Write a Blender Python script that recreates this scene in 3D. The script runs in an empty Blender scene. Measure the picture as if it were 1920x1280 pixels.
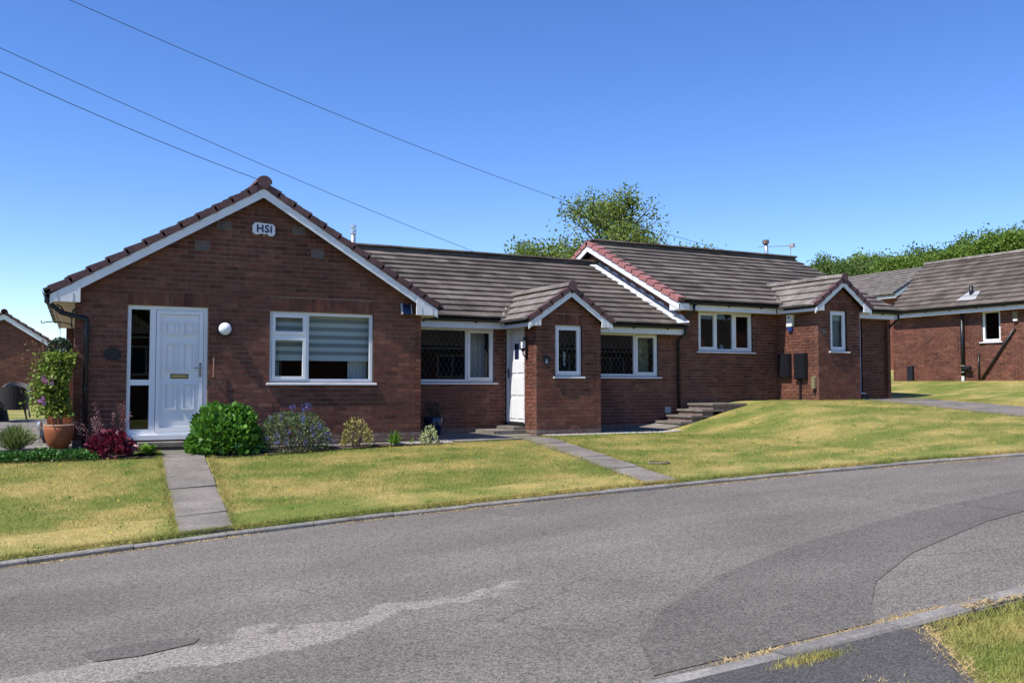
import bpy, math, random
import numpy as np
from mathutils import Matrix, Vector
random.seed(7); RNG = np.random.default_rng(11)
scn = bpy.context.scene
col = scn.collection
R = math.radians

# ------------------------------------------------------------------ camera, sky, sun, exposure
CAMZ = 0.80
cam = bpy.data.cameras.new('Camera'); camo = bpy.data.objects.new('Camera', cam); col.objects.link(camo)
cam.sensor_width = 36.0; cam.lens = 1734.0 / 1920.0 * 36.0
cam.clip_start = 0.1; cam.clip_end = 2000
camo.location = (0, 0, CAMZ)
camo.rotation_euler = (R(90) + math.atan(82 / 1734.0), 0, -R(27.4))
scn.camera = camo
SUN_EL, SUN_AZ = R(55.5), R(10.5)          # sun on the left, a little in front of the house fronts
SDIR = Vector((-math.cos(SUN_EL) * math.cos(SUN_AZ), -math.cos(SUN_EL) * math.sin(SUN_AZ), math.sin(SUN_EL)))
world = bpy.data.worlds.new('World'); scn.world = world; world.use_nodes = True
wn = world.node_tree.nodes; wl = world.node_tree.links
sky = wn.new('ShaderNodeTexSky'); sky.sky_type = 'NISHITA'; sky.sun_disc = False
sky.sun_elevation = SUN_EL; sky.sun_rotation = math.atan2(SDIR.x, SDIR.y) % (2 * math.pi)
sky.altitude = 50; sky.air_density = .85; sky.dust_density = 0.0; sky.ozone_density = 3.0
bg = wn['Background']; bg.inputs['Strength'].default_value = 0.128
hs = wn.new('ShaderNodeHueSaturation'); hs.inputs['Saturation'].default_value = 1.24; hs.inputs['Hue'].default_value = .513; hs.inputs['Value'].default_value = 1.22
wl.new(sky.outputs[0], hs.inputs['Color']); wl.new(hs.outputs[0], bg.inputs['Color'])
sun = bpy.data.lights.new('Sun', 'SUN'); sun.energy = 5.0; sun.angle = R(0.53); sun.color = (1, .955, .88)
suno = bpy.data.objects.new('Sun', sun); col.objects.link(suno)
suno.rotation_euler = SDIR.to_track_quat('Z', 'Y').to_euler()
scn.view_settings.view_transform = 'Standard'; scn.view_settings.look = 'None'
scn.view_settings.exposure = 0.42; scn.view_settings.gamma = 1.0
scn.cycles.max_bounces = 6; scn.cycles.transparent_max_bounces = 12
scn.cycles.use_denoising = True

# ------------------------------------------------------------------ materials
def mat(name, color, rough=.7, spec=.3, metal=0.0, noise=None, bump=None, rnd=0.0, ramp=None, coat=0, spots=None):
    """noise=(scale, amount) brightness mottling; bump=(scale, strength, distance); rnd = per piece brightness; ramp = colours picked per piece"""
    m = bpy.data.materials.new(name); m.use_nodes = True
    nt = m.node_tree; N = nt.nodes; L = nt.links; b = N['Principled BSDF']
    b.inputs['Roughness'].default_value = rough; b.inputs['Specular IOR Level'].default_value = spec
    b.inputs['Metallic'].default_value = metal; b.inputs['Coat Weight'].default_value = coat
    geo = N.new('ShaderNodeNewGeometry'); pos = geo.outputs['Position']
    def rgb(c):
        n = N.new('ShaderNodeRGB'); n.outputs[0].default_value = (*c, 1); return n.outputs[0]
    c = rgb(color)
    rv = None
    if ramp or rnd:
        oi = N.new('ShaderNodeObjectInfo'); ad = N.new('ShaderNodeMath'); ad.operation = 'ADD'
        L.new(oi.outputs['Random'], ad.inputs[0]); L.new(geo.outputs['Random Per Island'], ad.inputs[1])
        fr = N.new('ShaderNodeMath'); fr.operation = 'FRACT'; L.new(ad.outputs[0], fr.inputs[0]); rv = fr.outputs[0]
    if ramp:
        cr = N.new('ShaderNodeValToRGB'); e = cr.color_ramp; e.interpolation = 'LINEAR'
        for i, k in enumerate(ramp):
            p = i / (len(ramp) - 1)
            if i < 2: e.elements[i].position = p if i == 0 else 1.0; el = e.elements[i]
            if i >= 2: el = e.elements.new(p)
            el.color = (*k, 1)
        # fix order: rebuild positions explicitly
        while len(e.elements) > 1: e.elements.remove(e.elements[-1])
        e.elements[0].position = 0; e.elements[0].color = (*ramp[0], 1)
        for i, k in enumerate(ramp[1:]):
            el = e.elements.new((i + 1) / (len(ramp) - 1)); el.color = (*k, 1)
        L.new(rv, cr.inputs[0]); c = cr.outputs[0]
    def mulv(c, val):
        mx = N.new('ShaderNodeMix'); mx.data_type = 'RGBA'; mx.blend_type = 'MULTIPLY'; mx.inputs[0].default_value = 1
        L.new(c, mx.inputs[6]); L.new(val, mx.inputs[7]); return mx.outputs[2]
    def rng_(v, a, bb, lo=0., hi=1.):
        r = N.new('ShaderNodeMapRange'); r.inputs[1].default_value = lo; r.inputs[2].default_value = hi
        r.inputs[3].default_value = a; r.inputs[4].default_value = bb; L.new(v, r.inputs[0]); return r.outputs[0]
    if rnd:
        c = mulv(c, rng_(rv, 1 - rnd, 1 + rnd))
    if noise:
        for sc_, am in (noise if isinstance(noise, list) else [noise]):
            n = N.new('ShaderNodeTexNoise'); n.inputs['Scale'].default_value = sc_; n.inputs['Detail'].default_value = 5
            L.new(pos, n.inputs['Vector']); c = mulv(c, rng_(n.outputs[0], 1 - am, 1 + am, .3, .7))
    for sp_ in (spots or []):
        n = N.new('ShaderNodeTexNoise'); n.inputs['Scale'].default_value = sp_[0]; n.inputs['Detail'].default_value = 6; n.inputs['Roughness'].default_value = .65; L.new(pos, n.inputs['Vector'])
        f = rng_(n.outputs[0], 0, sp_[4] if len(sp_) > 4 else .85, sp_[1], sp_[2]); mx = N.new('ShaderNodeMix'); mx.data_type = 'RGBA'; L.new(f, mx.inputs[0]); L.new(c, mx.inputs[6]); mx.inputs[7].default_value = (*sp_[3], 1); c = mx.outputs[2]
    L.new(c, b.inputs['Base Color'])
    if bump:
        n = N.new('ShaderNodeTexNoise'); n.inputs['Scale'].default_value = bump[0]; n.inputs['Detail'].default_value = 4
        L.new(pos, n.inputs['Vector']); bp = N.new('ShaderNodeBump'); bp.inputs['Strength'].default_value = bump[1]
        bp.inputs['Distance'].default_value = bump[2] if len(bump) > 2 else .005
        L.new(n.outputs[0], bp.inputs['Height']); L.new(bp.outputs[0], b.inputs['Normal'])
    m['c'] = 1
    return m

M = {}
M['brick'] = mat('brick', (.3, .12, .08), .85, .2, ramp=[(.095, .038, .027), (.165, .064, .042), (.138, .051, .035), (.195, .083, .055), (.112, .047, .035), (.168, .070, .048)],
                 noise=[(9, .25), (120, .3), (.8, .28)], spots=[(1.6, .58, .80, (.10, .085, .075), .55), (22, .66, .74, (.30, .22, .18), .5)], bump=(160, .35, .002))
M['plinth'] = mat('plinth_brick', (.2, .15, .13), .9, .2, ramp=[(.15, .115, .105), (.20, .15, .13), (.17, .105, .085), (.23, .185, .165)], noise=[(9, .3), (120, .3)], bump=(160, .35, .002))
M['mortar'] = mat('mortar', (.245, .17, .132), .95, .1, noise=[(30, .2), (1.2, .2)], bump=(220, .3, .002))
M['tile'] = mat('roof_tile', (.12, .1, .09), .9, .2, ramp=[(.075, .06, .05), (.125, .103, .086), (.10, .082, .068), (.148, .124, .105), (.09, .075, .064)],
                noise=[(2.2, .25), (38, .3), (.5, .22)], spots=[(9, .64, .70, (.05, .045, .03), .8), (15, .68, .73, (.34, .32, .29), .8)], bump=(90, .5, .004))
M['tile_old'] = mat('weathered_roof_tile', (.2, .18, .16), .9, .2, ramp=[(.15, .13, .115), (.2, .178, .158), (.175, .15, .13)], noise=[(3, .35), (38, .3)], bump=(90, .5, .004), spots=[(7, .60, .66, (.17, .085, .03), .7), (11, .66, .72, (.42, .40, .37), .8)])
M['deck'] = mat('roof_underlay', (.03, .028, .026), .9)
M['verge'] = mat('verge_tile_brown', (.10, .05, .05), .6, .3, ramp=[(.105, .055, .055), (.13, .07, .068), (.115, .06, .058)], noise=(14, .2), bump=(120, .2, .002))
M['verge_red'] = mat('verge_tile_red', (.3, .13, .12), .65, .3, ramp=[(.31, .125, .115), (.36, .15, .14), (.33, .14, .13)], noise=(14, .15), bump=(120, .2, .002))
M['white'] = mat('white_upvc', (.78, .79, .80), .35, .45, noise=(4, .04))
M['whiteb'] = mat('white_board', (.74, .75, .75), .45, .4, noise=[(3, .07), (25, .04)])
M['cream'] = mat('cream_soffit', (.72, .68, .52), .6, .3, noise=(3, .08))
M['black'] = mat('black_plastic', (.012, .013, .017), .38, .4)
M['grey_pipe'] = mat('grey_pipe', (.35, .35, .35), .5)
M['vent_grey'] = mat('vent_grey', (.17, .16, .16), .6)
M['steel'] = mat('steel_flue', (.62, .62, .62), .35, .5, .8, noise=(15, .15))
M['rust'] = mat('rusty_cap', (.2, .15, .12), .7, .3, .3, noise=(20, .4))
M['lead'] = mat('white_flashing', (.56, .57, .58), .6, .3, noise=[(6, .18), (40, .12)], bump=(30, .4, .006))
M['concrete'] = mat('concrete_slab', (.185, .165, .143), .9, .2, rnd=.1, noise=[(2.5, .22), (25, .2), (160, .2)], bump=(140, .5, .004))
M['kerb'] = mat('kerb_concrete', (.215, .20, .183), .9, .2, rnd=.12, noise=[(4, .25), (40, .25), (180, .2)], bump=(120, .6, .004))
M['gravel'] = mat('gravel', (.36, .34, .31), .95, .1, ramp=[(.25, .23, .21), (.42, .4, .37), (.34, .31, .28)], noise=(40, .3))
M['soil'] = mat('soil', (.075, .055, .042), .95, .1, noise=[(8, .3), (60, .4)], bump=(40, .9, .02))
M['terracotta'] = mat('terracotta', (.36, .115, .045), .7, .3, noise=[(5, .2), (60, .1)])
M['terr_rim'] = mat('terracotta_rim', (.42, .23, .15), .8, .2, noise=(9, .2))
M['rattan'] = mat('rattan', (.025, .02, .018), .6, .3, noise=(80, .4), bump=(120, .8, .005))
M['rattan_g'] = mat('grey_rattan', (.16, .15, .14), .7, .3, noise=(80, .4), bump=(120, .8, .005))
M['cushion'] = mat('cushion', (.025, .03, .04), .9)
M['tableglass'] = mat('table_top_glass', (.25, .27, .28), .08, .6)
M['brass'] = mat('brass', (.5, .38, .14), .35, .5, .7)
M['chrome'] = mat('chrome', (.45, .45, .46), .25, .5, .9)
M['copper'] = mat('handrail_copper', (.3, .16, .11), .5, .4, .2)
M['lampglobe'] = mat('opal_globe', (.82, .84, .90), .3, .5)
M['navy'] = mat('navy_print', (.012, .014, .10), .5)
M['bluebox'] = mat('blue_plastic', (.02, .05, .2), .4)
M['olive'] = mat('meter_cover', (.20, .17, .09), .6)
M['solar'] = mat('solar_panel', (.012, .02, .06), .15, .6)
M['fabric'] = mat('white_curtain', (.6, .61, .62), .95, .1, noise=(3, .06))
M['blind_light'] = mat('blind_light', (.62, .65, .66), .9, .1)
M['blind_dark'] = mat('blind_dark', (.30, .325, .335), .9, .1)
M['lead_came'] = mat('lead_came', (.10, .10, .10), .5)
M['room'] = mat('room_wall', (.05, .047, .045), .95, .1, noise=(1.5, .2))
M['redthing'] = mat('red_lamp_shade', (.45, .05, .02), .7)
M['bark'] = mat('bark', (.085, .07, .055), .95, .1, noise=[(6, .3), (40, .3)], bump=(30, .8, .02))
M['wire'] = mat('cable', (.06, .06, .065), .6)
M['wood_pole'] = mat('pole_wood', (.12, .09, .065), .9, noise=(5, .3))
M['interiorcurtain'] = mat('patterned_curtain', (.36, .36, .24), .95, .1, noise=[(7, .5), (1.2, .2)])

def leafmat(name, a, b, trans=.35, rough=.55, spec=.3):
    m = bpy.data.materials.new(name); m.use_nodes = True
    nt = m.node_tree; N = nt.nodes; L = nt.links; pb = N['Principled BSDF']
    geo = N.new('ShaderNodeNewGeometry'); oi = N.new('ShaderNodeObjectInfo')
    mx = N.new('ShaderNodeMix'); mx.data_type = 'RGBA'; mx.inputs[6].default_value = (*a, 1); mx.inputs[7].default_value = (*b, 1)
    L.new(geo.outputs['Random Per Island'], mx.inputs[0])
    L.new(mx.outputs[2], pb.inputs['Base Color'])
    pb.inputs['Roughness'].default_value = rough; pb.inputs['Specular IOR Level'].default_value = spec
    tr = N.new('ShaderNodeBsdfTranslucent'); L.new(mx.outputs[2], tr.inputs[0])
    ms = N.new('ShaderNodeMixShader'); ms.inputs[0].default_value = trans
    L.new(pb.outputs[0], ms.inputs[1]); L.new(tr.outputs[0], ms.inputs[2])
    L.new(ms.outputs[0], N['Material Output'].inputs['Surface'])
    return m
M['leaf_ash'] = leafmat('ash_leaves', (.12, .18, .03), (.23, .29, .06))
M['leaf_tree'] = leafmat('tree_leaves', (.09, .165, .02), (.22, .32, .05))
M['leaf_tree2'] = leafmat('bluegreen_leaves', (.08, .14, .03), (.17, .24, .06))
M['leaf_hyd'] = leafmat('hydrangea_leaves', (.06, .17, .018), (.15, .33, .04), .3, .45, .4)
M['leaf_grey'] = leafmat('greygreen_leaves', (.09, .14, .05), (.20, .26, .13))
M['flower_blue'] = leafmat('blue_flowers', (.07, .08, .30), (.15, .16, .45), .2)
M['leaf_purple'] = leafmat('purple_leaves', (.09, .008, .022), (.22, .02, .05), .2, .4, .5)
M['flower_pale'] = leafmat('pale_pink_flowers', (.32, .19, .18), (.45, .30, .28), .2)
M['leaf_hosta'] = leafmat('hosta_leaves', (.09, .19, .02), (.19, .32, .05))
M['leaf_gold'] = leafmat('golden_leaves', (.26, .24, .06), (.42, .36, .14))
M['leaf_var'] = leafmat('cream_variegated_leaves', (.35, .40, .16), (.6, .62, .35))
M['leaf_dark'] = leafmat('dark_leaves', (.03, .05, .025), (.06, .09, .045), .15)
M['leaf_climb'] = leafmat('climber_leaves', (.12, .19, .02), (.27, .36, .06))
M['leaf_lav'] = leafmat('lavender_leaves', (.11, .17, .04), (.22, .27, .09))
M['leaf_cover'] = leafmat('ground_cover_leaves', (.03, .10, .012), (.07, .19, .025), .25, .4, .5)
M['flower_pink'] = leafmat('pink_flowers', (.5, .17, .42), (.65, .32, .58), .3)
M['flower_yellow'] = leafmat('yellow_flowers', (.7, .5, .02), (.8, .62, .05), .2)
M['leaf_bronze'] = leafmat('bronze_leaves', (.13, .06, .035), (.24, .15, .08))

def glass_mat():
    m = bpy.data.materials.new('window_glass'); m.use_nodes = True
    nt = m.node_tree; N = nt.nodes; L = nt.links; N.remove(N['Principled BSDF'])
    geo = N.new('ShaderNodeNewGeometry'); vm = N.new('ShaderNodeVectorMath'); vm.operation = 'DOT_PRODUCT'
    L.new(geo.outputs['Incoming'], vm.inputs[0]); L.new(geo.outputs['Normal'], vm.inputs[1])
    def mth(op, a, b=None):
        x = N.new('ShaderNodeMath'); x.operation = op
        for i, c in ((0, a), (1, b)):
            if c is None: continue
            if isinstance(c, (int, float)): x.inputs[i].default_value = c
            else: L.new(c, x.inputs[i])
        return x.outputs[0]
    cosv = mth('ABSOLUTE', vm.outputs['Value']); fac = mth('ADD', .032, mth('MULTIPLY', .968, mth('POWER', mth('SUBTRACT', 1.0, cosv), 5)))
    tr = N.new('ShaderNodeBsdfTransparent'); tr.inputs[0].default_value = (.86, .9, .9, 1)
    gl = N.new('ShaderNodeBsdfGlossy'); gl.inputs['Roughness'].default_value = 0.0
    ms = N.new('ShaderNodeMixShader'); L.new(fac, ms.inputs[0])
    L.new(tr.outputs[0], ms.inputs[1]); L.new(gl.outputs[0], ms.inputs[2]); L.new(ms.outputs[0], N['Material Output'].inputs['Surface'])
    return m
M['glass'] = glass_mat()

def field_mix(N, L, pos, stops):
    pass

def grass_mat(name, blades):
    m = bpy.data.materials.new(name); m.use_nodes = True
    nt = m.node_tree; N = nt.nodes; L = nt.links; b = N['Principled BSDF']
    geo = N.new('ShaderNodeNewGeometry'); pos = geo.outputs['Position']
    mp = N.new('ShaderNodeMapping'); mp.inputs['Scale'].default_value = (.75, 1.0, 0); L.new(pos, mp.inputs[0])
    def noise(sc, det=4, rough=.55):
        n = N.new('ShaderNodeTexNoise'); n.inputs['Scale'].default_value = sc; n.inputs['Detail'].default_value = det
        n.inputs['Roughness'].default_value = rough; L.new(mp.outputs[0], n.inputs['Vector']); return n.outputs[0]
    def rg(v, lo, hi, a=0., bb=1.):
        r = N.new('ShaderNodeMapRange'); r.inputs[1].default_value = lo; r.inputs[2].default_value = hi; r.inputs[3].default_value = a; r.inputs[4].default_value = bb
        L.new(v, r.inputs[0]); return r.outputs[0]
    def mix(f, a, bb, mode='MIX'):
        x = N.new('ShaderNodeMix'); x.data_type = 'RGBA'; x.blend_type = mode
        if isinstance(f, float): x.inputs[0].default_value = f
        else: L.new(f, x.inputs[0])
        for i, c in ((6, a), (7, bb)):
            if isinstance(c, tuple): x.inputs[i].default_value = (*c, 1)
            else: L.new(c, x.inputs[i])
        return x.outputs[2]
    dry = rg(noise(.75, 6, .65), .44, .58)
    mid = rg(noise(3.5, 4), .35, .65)
    green = mix(mid, (.145, .22, .033), (.27, .29, .065))
    straw = mix(mid, (.64, .475, .18), (.47, .39, .125))
    c = mix(dry, green, straw)
    c = mix(rg(noise(14, 3), .3, .7, 0., .32), c, (.11, .13, .028))
    if blades:
        c = mix(rg(geo.outputs['Random Per Island'], 0, 1, 0., .5), c, (.50, .45, .17))
    else:
        c = mix(rg(noise(70, 3), .3, .7, .0, .6), c, (.09, .085, .03))
    L.new(c, b.inputs['Base Color']); b.inputs['Roughness'].default_value = .8; b.inputs['Specular IOR Level'].default_value = .15
    if blades:
        tr = N.new('ShaderNodeBsdfTranslucent'); L.new(c, tr.inputs[0]); ms = N.new('ShaderNodeMixShader'); ms.inputs[0].default_value = .3
        L.new(b.outputs[0], ms.inputs[1]); L.new(tr.outputs[0], ms.inputs[2]); L.new(ms.outputs[0], N['Material Output'].inputs['Surface'])
    else:
        n = N.new('ShaderNodeTexNoise'); n.inputs['Scale'].default_value = 45; n.inputs['Detail'].default_value = 4; L.new(pos, n.inputs['Vector'])
        bp = N.new('ShaderNodeBump'); bp.inputs['Strength'].default_value = .8; bp.inputs['Distance'].default_value = .03
        L.new(n.outputs[0], bp.inputs['Height']); L.new(bp.outputs[0], b.inputs['Normal'])
    return m
M['grass'] = grass_mat('lawn_turf', False); M['blades'] = grass_mat('grass_blades', True)
M['straw'] = leafmat('dry_straw', (.42, .30, .13), (.58, .44, .22), .2)

def asphalt_mat(name, base, worn=True, speck=.55):
    m = bpy.data.materials.new(name); m.use_nodes = True
    nt = m.node_tree; N = nt.nodes; L = nt.links; b = N['Principled BSDF']
    geo = N.new('ShaderNodeNewGeometry'); pos = geo.outputs['Position']
    def noise(sc, det=3, vec=pos):
        n = N.new('ShaderNodeTexNoise'); n.inputs['Scale'].default_value = sc; n.inputs['Detail'].default_value = det; L.new(vec, n.inputs['Vector']); return n.outputs[0]
    def rg(v, lo, hi, a=0., bb=1.):
        r = N.new('ShaderNodeMapRange'); r.inputs[1].default_value = lo; r.inputs[2].default_value = hi; r.inputs[3].default_value = a; r.inputs[4].default_value = bb
        L.new(v, r.inputs[0]); return r.outputs[0]
    def mix(f, a, bb, mode='MIX'):
        x = N.new('ShaderNodeMix'); x.data_type = 'RGBA'; x.blend_type = mode
        if isinstance(f, float): x.inputs[0].default_value = f
        else: L.new(f, x.inputs[0])
        for i, c in ((6, a), (7, bb)):
            if isinstance(c, tuple): x.inputs[i].default_value = (*c, 1)
            else: L.new(c, x.inputs[i])
        return x.outputs[2]
    def math_(op, a, bb):
        x = N.new('ShaderNodeMath'); x.operation = op
        for i, c in ((0, a), (1, bb)):
            if isinstance(c, (int, float)): x.inputs[i].default_value = c
            else: L.new(c, x.inputs[i])
        return x.outputs[0]
    c = mix(rg(noise(.7, 4), .3, .7), tuple(k * .86 for k in base), tuple(k * 1.12 for k in base))
    mpg = N.new('ShaderNodeMapping'); mpg.inputs['Scale'].default_value = (.12, 1.1, 0); L.new(pos, mpg.inputs[0])
    c = mix(1.0, c, mix(rg(noise(1.0, 4, mpg.outputs[0]), .32, .68), (.84,) * 3, (1.12,) * 3), 'MULTIPLY')
    vc = N.new('ShaderNodeTexVoronoi'); vc.feature = 'DISTANCE_TO_EDGE'; vc.inputs['Scale'].default_value = .33; vc.inputs['Randomness'].default_value = 1.0
    wob = N.new('ShaderNodeMix'); wob.data_type = 'RGBA'; wob.blend_type = 'LINEAR_LIGHT'; wob.inputs[0].default_value = .12; L.new(pos, wob.inputs[6]); nn_ = N.new('ShaderNodeTexNoise'); nn_.inputs['Scale'].default_value = 3; nn_.inputs['Detail'].default_value = 6; L.new(pos, nn_.inputs['Vector']); L.new(nn_.outputs['Color'], wob.inputs[7]); L.new(wob.outputs[2], vc.inputs['Vector'])
    c = mix(math_('MULTIPLY', rg(vc.outputs['Distance'], .0, .005, .55, 0.), rg(noise(.45, 3), .50, .58)), c, tuple(k * .35 for k in base))
    if worn:
        sp = N.new('ShaderNodeSeparateXYZ'); L.new(pos, sp.inputs[0])
        # stripped surface course: an irregular band running with the road
        nz = math_('SUBTRACT', noise(1.5, 7), .5)
        line = math_('ADD', 5.72, math_('MULTIPLY', sp.outputs[0], .155))
        d = math_('ABSOLUTE', math_('ADD', math_('SUBTRACT', sp.outputs[1], line), math_('MULTIPLY', nz, 1.15)), 0)
        wx = rg(sp.outputs[0], -.5, 3.3, .40, .06)
        mask = rg(math_('SUBTRACT', wx, d), 0.0, .035)
        inx = rg(sp.outputs[0], 3.25, 3.45, 1., 0.)
        mask = math_('MULTIPLY', mask, inx)
        c = mix(mask, c, tuple(min(1, k * 1.5) for k in base))
    v = N.new('ShaderNodeTexVoronoi'); v.inputs['Scale'].default_value = 95; L.new(pos, v.inputs['Vector'])
    hsv = N.new('ShaderNodeSeparateColor'); L.new(v.outputs['Color'], hsv.inputs[0])
    c = mix(1.0, c, mix(hsv.outputs[0], (1 - speck,) * 3, (1 + speck,) * 3), 'MULTIPLY')
    c = mix(rg(noise(260, 2), .66, .72), c, (.42, .41, .39))
    c = mix(rg(noise(150, 2), .30, .36, .8, 0.), c, (.03, .03, .03))
    L.new(c, b.inputs['Base Color']); b.inputs['Roughness'].default_value = .88; b.inputs['Specular IOR Level'].default_value = .25
    bp = N.new('ShaderNodeBump'); bp.inputs['Strength'].default_value = .6; bp.inputs['Distance'].default_value = .006
    L.new(v.outputs['Distance'], bp.inputs['Height']); L.new(bp.outputs[0], b.inputs['Normal'])
    return m
M['asphalt'] = asphalt_mat('worn_asphalt', (.155, .138, .118))
M['asphalt_dark'] = asphalt_mat('patch_asphalt', (.120, .107, .093), False, .5)
M['asphalt_path'] = asphalt_mat('footway_asphalt', (.080, .074, .070), False, .45)

# ------------------------------------------------------------------ object helpers
def tag(o, label=None, cat=None, group=None, kind=None):
    if label: o['label'] = label
    if cat: o['category'] = cat
    if group: o['group'] = group
    if kind: o['kind'] = kind
    return o
def setparent(o, p):
    if p is not None:
        o.parent = p
        o.matrix_parent_inverse = Matrix.Translation(-p.location) if p.type == 'EMPTY' or p.get('_loc') else p.matrix_basis.inverted()
def thing(name, label, cat, loc=(0, 0, 0), group=None):
    o = bpy.data.objects.new(name, None); col.objects.link(o); o.location = loc; o.empty_display_size = .2
    return tag(o, label, cat, group)
def mesh_from(name, V, F):
    me = bpy.data.meshes.new(name)
    me.from_pydata([tuple(v) for v in V], [], [tuple(f) for f in F]); me.update(); return me
def mesh_np(name, V, F):
    """fast: V (n,3), F (m,k) same-size polygons"""
    me = bpy.data.meshes.new(name); V = np.asarray(V, np.float32); F = np.asarray(F, np.int32); k = F.shape[1]
    me.vertices.add(len(V)); me.vertices.foreach_set('co', V.ravel())
    me.loops.add(F.size); me.loops.foreach_set('vertex_index', F.ravel())
    me.polygons.add(len(F)); me.polygons.foreach_set('loop_start', np.arange(0, F.size, k, dtype=np.int32))
    me.update(calc_edges=True); return me
def obj(name, me, m, parent=None, loc=None, smooth=False):
    o = bpy.data.objects.new(name, me); col.objects.link(o)
    if m is not None and not me.materials: me.materials.append(M[m] if isinstance(m, str) else m)
    if loc is not None: o.location = loc
    setparent(o, parent)
    if smooth: me.polygons.foreach_set('use_smooth', [True] * len(me.polygons))
    return o

class MB:
    def __init__(s): s.V = []; s.F = []
    def add(s, V, F):
        k = len(s.V); s.V += [tuple(v) for v in V]; s.F += [tuple(i + k for i in f) for f in F]; return s
    def box(s, a, b):
        (x0, y0, z0), (x1, y1, z1) = a, b
        x0, x1 = min(x0, x1), max(x0, x1); y0, y1 = min(y0, y1), max(y0, y1); z0, z1 = min(z0, z1), max(z0, z1)
        return s.add([(x0, y0, z0), (x1, y0, z0), (x1, y1, z0), (x0, y1, z0), (x0, y0, z1), (x1, y0, z1), (x1, y1, z1), (x0, y1, z1)],
                     [(0, 3, 2, 1), (4, 5, 6, 7), (0, 1, 5, 4), (1, 2, 6, 5), (2, 3, 7, 6), (3, 0, 4, 7)])
    def prism(s, poly, ext):
        """poly: list of 3D points (planar), ext: 3D vector"""
        n = len(poly); e = Vector(ext); P = [Vector(p) for p in poly]
        nrm = Vector((0, 0, 0))
        for i in range(n): nrm += (P[i] - P[0]).cross(P[(i + 1) % n] - P[0])
        if nrm.dot(e) > 0: P = P[::-1]
        V = [tuple(p) for p in P] + [tuple(p + e) for p in P]
        F = [tuple(range(n)), tuple(range(2 * n - 1, n - 1, -1))] + [(i, i + n, (i + 1) % n + n, (i + 1) % n) for i in range(n)]
        return s.add(V, F)
    def tube(s, pts, r, n=10, cap=True):
        P = [Vector(p) for p in pts]; rr = r if isinstance(r, (list, tuple)) else [r] * len(P); k = len(s.V); V = []; F = []
        up = Vector((0, 0, 1)); prev = None
        for i, p in enumerate(P):
            d = (P[min(i + 1, len(P) - 1)] - P[max(i - 1, 0)]).normalized()
            a = prev if prev is not None else (d.cross(up) if abs(d.z) < .95 else d.cross(Vector((1, 0, 0))))
            a = (a - d * a.dot(d)).normalized(); prev = a; b = d.cross(a)
            for j in range(n):
                t = 2 * math.pi * j / n; V.append(p + (a * math.cos(t) + b * math.sin(t)) * rr[i])
        for i in range(len(P) - 1):
            for j in range(n):
                F.append((i * n + j, i * n + (j + 1) % n, (i + 1) * n + (j + 1) % n, (i + 1) * n + j))
        if cap: F.append(tuple(range(n - 1, -1, -1))); F.append(tuple((len(P) - 1) * n + j for j in range(n)))
        return s.add(V, F)
    def lathe(s, prof, c, n=24):
        V = []; F = []
        for (r, z) in prof:
            for j in range(n):
                t = 2 * math.pi * j / n; V.append((c[0] + r * math.cos(t), c[1] + r * math.sin(t), c[2] + z))
        for i in range(len(prof) - 1):
            for j in range(n): F.append((i * n + j, i * n + (j + 1) % n, (i + 1) * n + (j + 1) % n, (i + 1) * n + j))
        F.append(tuple(range(n - 1, -1, -1)))
        return s.add(V, F)
    def build(s, name, m, parent=None, smooth=False):
        return obj(name, mesh_from(name, s.V, s.F), m, parent, smooth=smooth)

class Frame:
    """wall frame: u along the wall, d outwards, z up"""
    def __init__(s, O, U, Nn): s.O = Vector((O[0], O[1], 0)); s.U = Vector((U[0], U[1], 0)); s.N = Vector((Nn[0], Nn[1], 0))
    def p(s, u, z, d=0.0): return s.O + s.U * u + s.N * d + Vector((0, 0, z))
    def box(s, mb, u0, u1, z0, z1, d0, d1):
        u0, u1 = min(u0, u1), max(u0, u1); d0, d1 = min(d0, d1), max(d0, d1)
        return mb.prism([s.p(u0, z0, d0), s.p(u1, z0, d0), s.p(u1, z1, d0), s.p(u0, z1, d0)], s.N * (d1 - d0))

# ------------------------------------------------------------------ terrain
KX = np.array([-60., -8, -4, -.22, 1.87, 3.43, 5.42, 7.51, 9.38, 11.17, 13.17, 17., 22, 30, 60]); KY = np.array([4., 9.1, 9.42, 9.70, 9.96, 10.0, 9.89, 9.69, 9.5, 9.24, 8.8, 7.8, 6.2, 3.0, -14])
def kerbY(x): return np.interp(x, KX, KY)
def zr(x): return -.85 + .045 * np.clip(x, -25, 60)
def smst(a, b, x):
    t = np.clip((x - a) / (b - a), 0, 1); return t * t * (3 - 2 * t)
def hb(x): return -.19 + .63 * smst(11.7, 15.4, x) + .5 * smst(20.3, 26.3, x) + np.clip(x - 27, 0, 60) * .045
def G(x, y):
    x = np.asarray(x, float); y = np.asarray(y, float)
    k = kerbY(x); top = 14.6 + 1.2 * smst(9, 13, x) - 1.0 * smst(19, 22, x)
    s = np.clip((y - k) / (top - k), 0, 1); s = s ** (1 + .35 * smst(12, 16, x)); s = s * .8 + .2 * s * s * (3 - 2 * s)
    lawn = (zr(x) + .07) * (1 - s) + hb(x) * s + np.clip(y - 30, 0, 200) * .01
    near = zr(x) + .015 + np.clip(2 - y, 0, 60) * .012
    out = np.where(y >= k, lawn, np.where(y < 3.85, near, zr(x) - .06))
    return out
def gz(x, y): return float(G(x, y))

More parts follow.
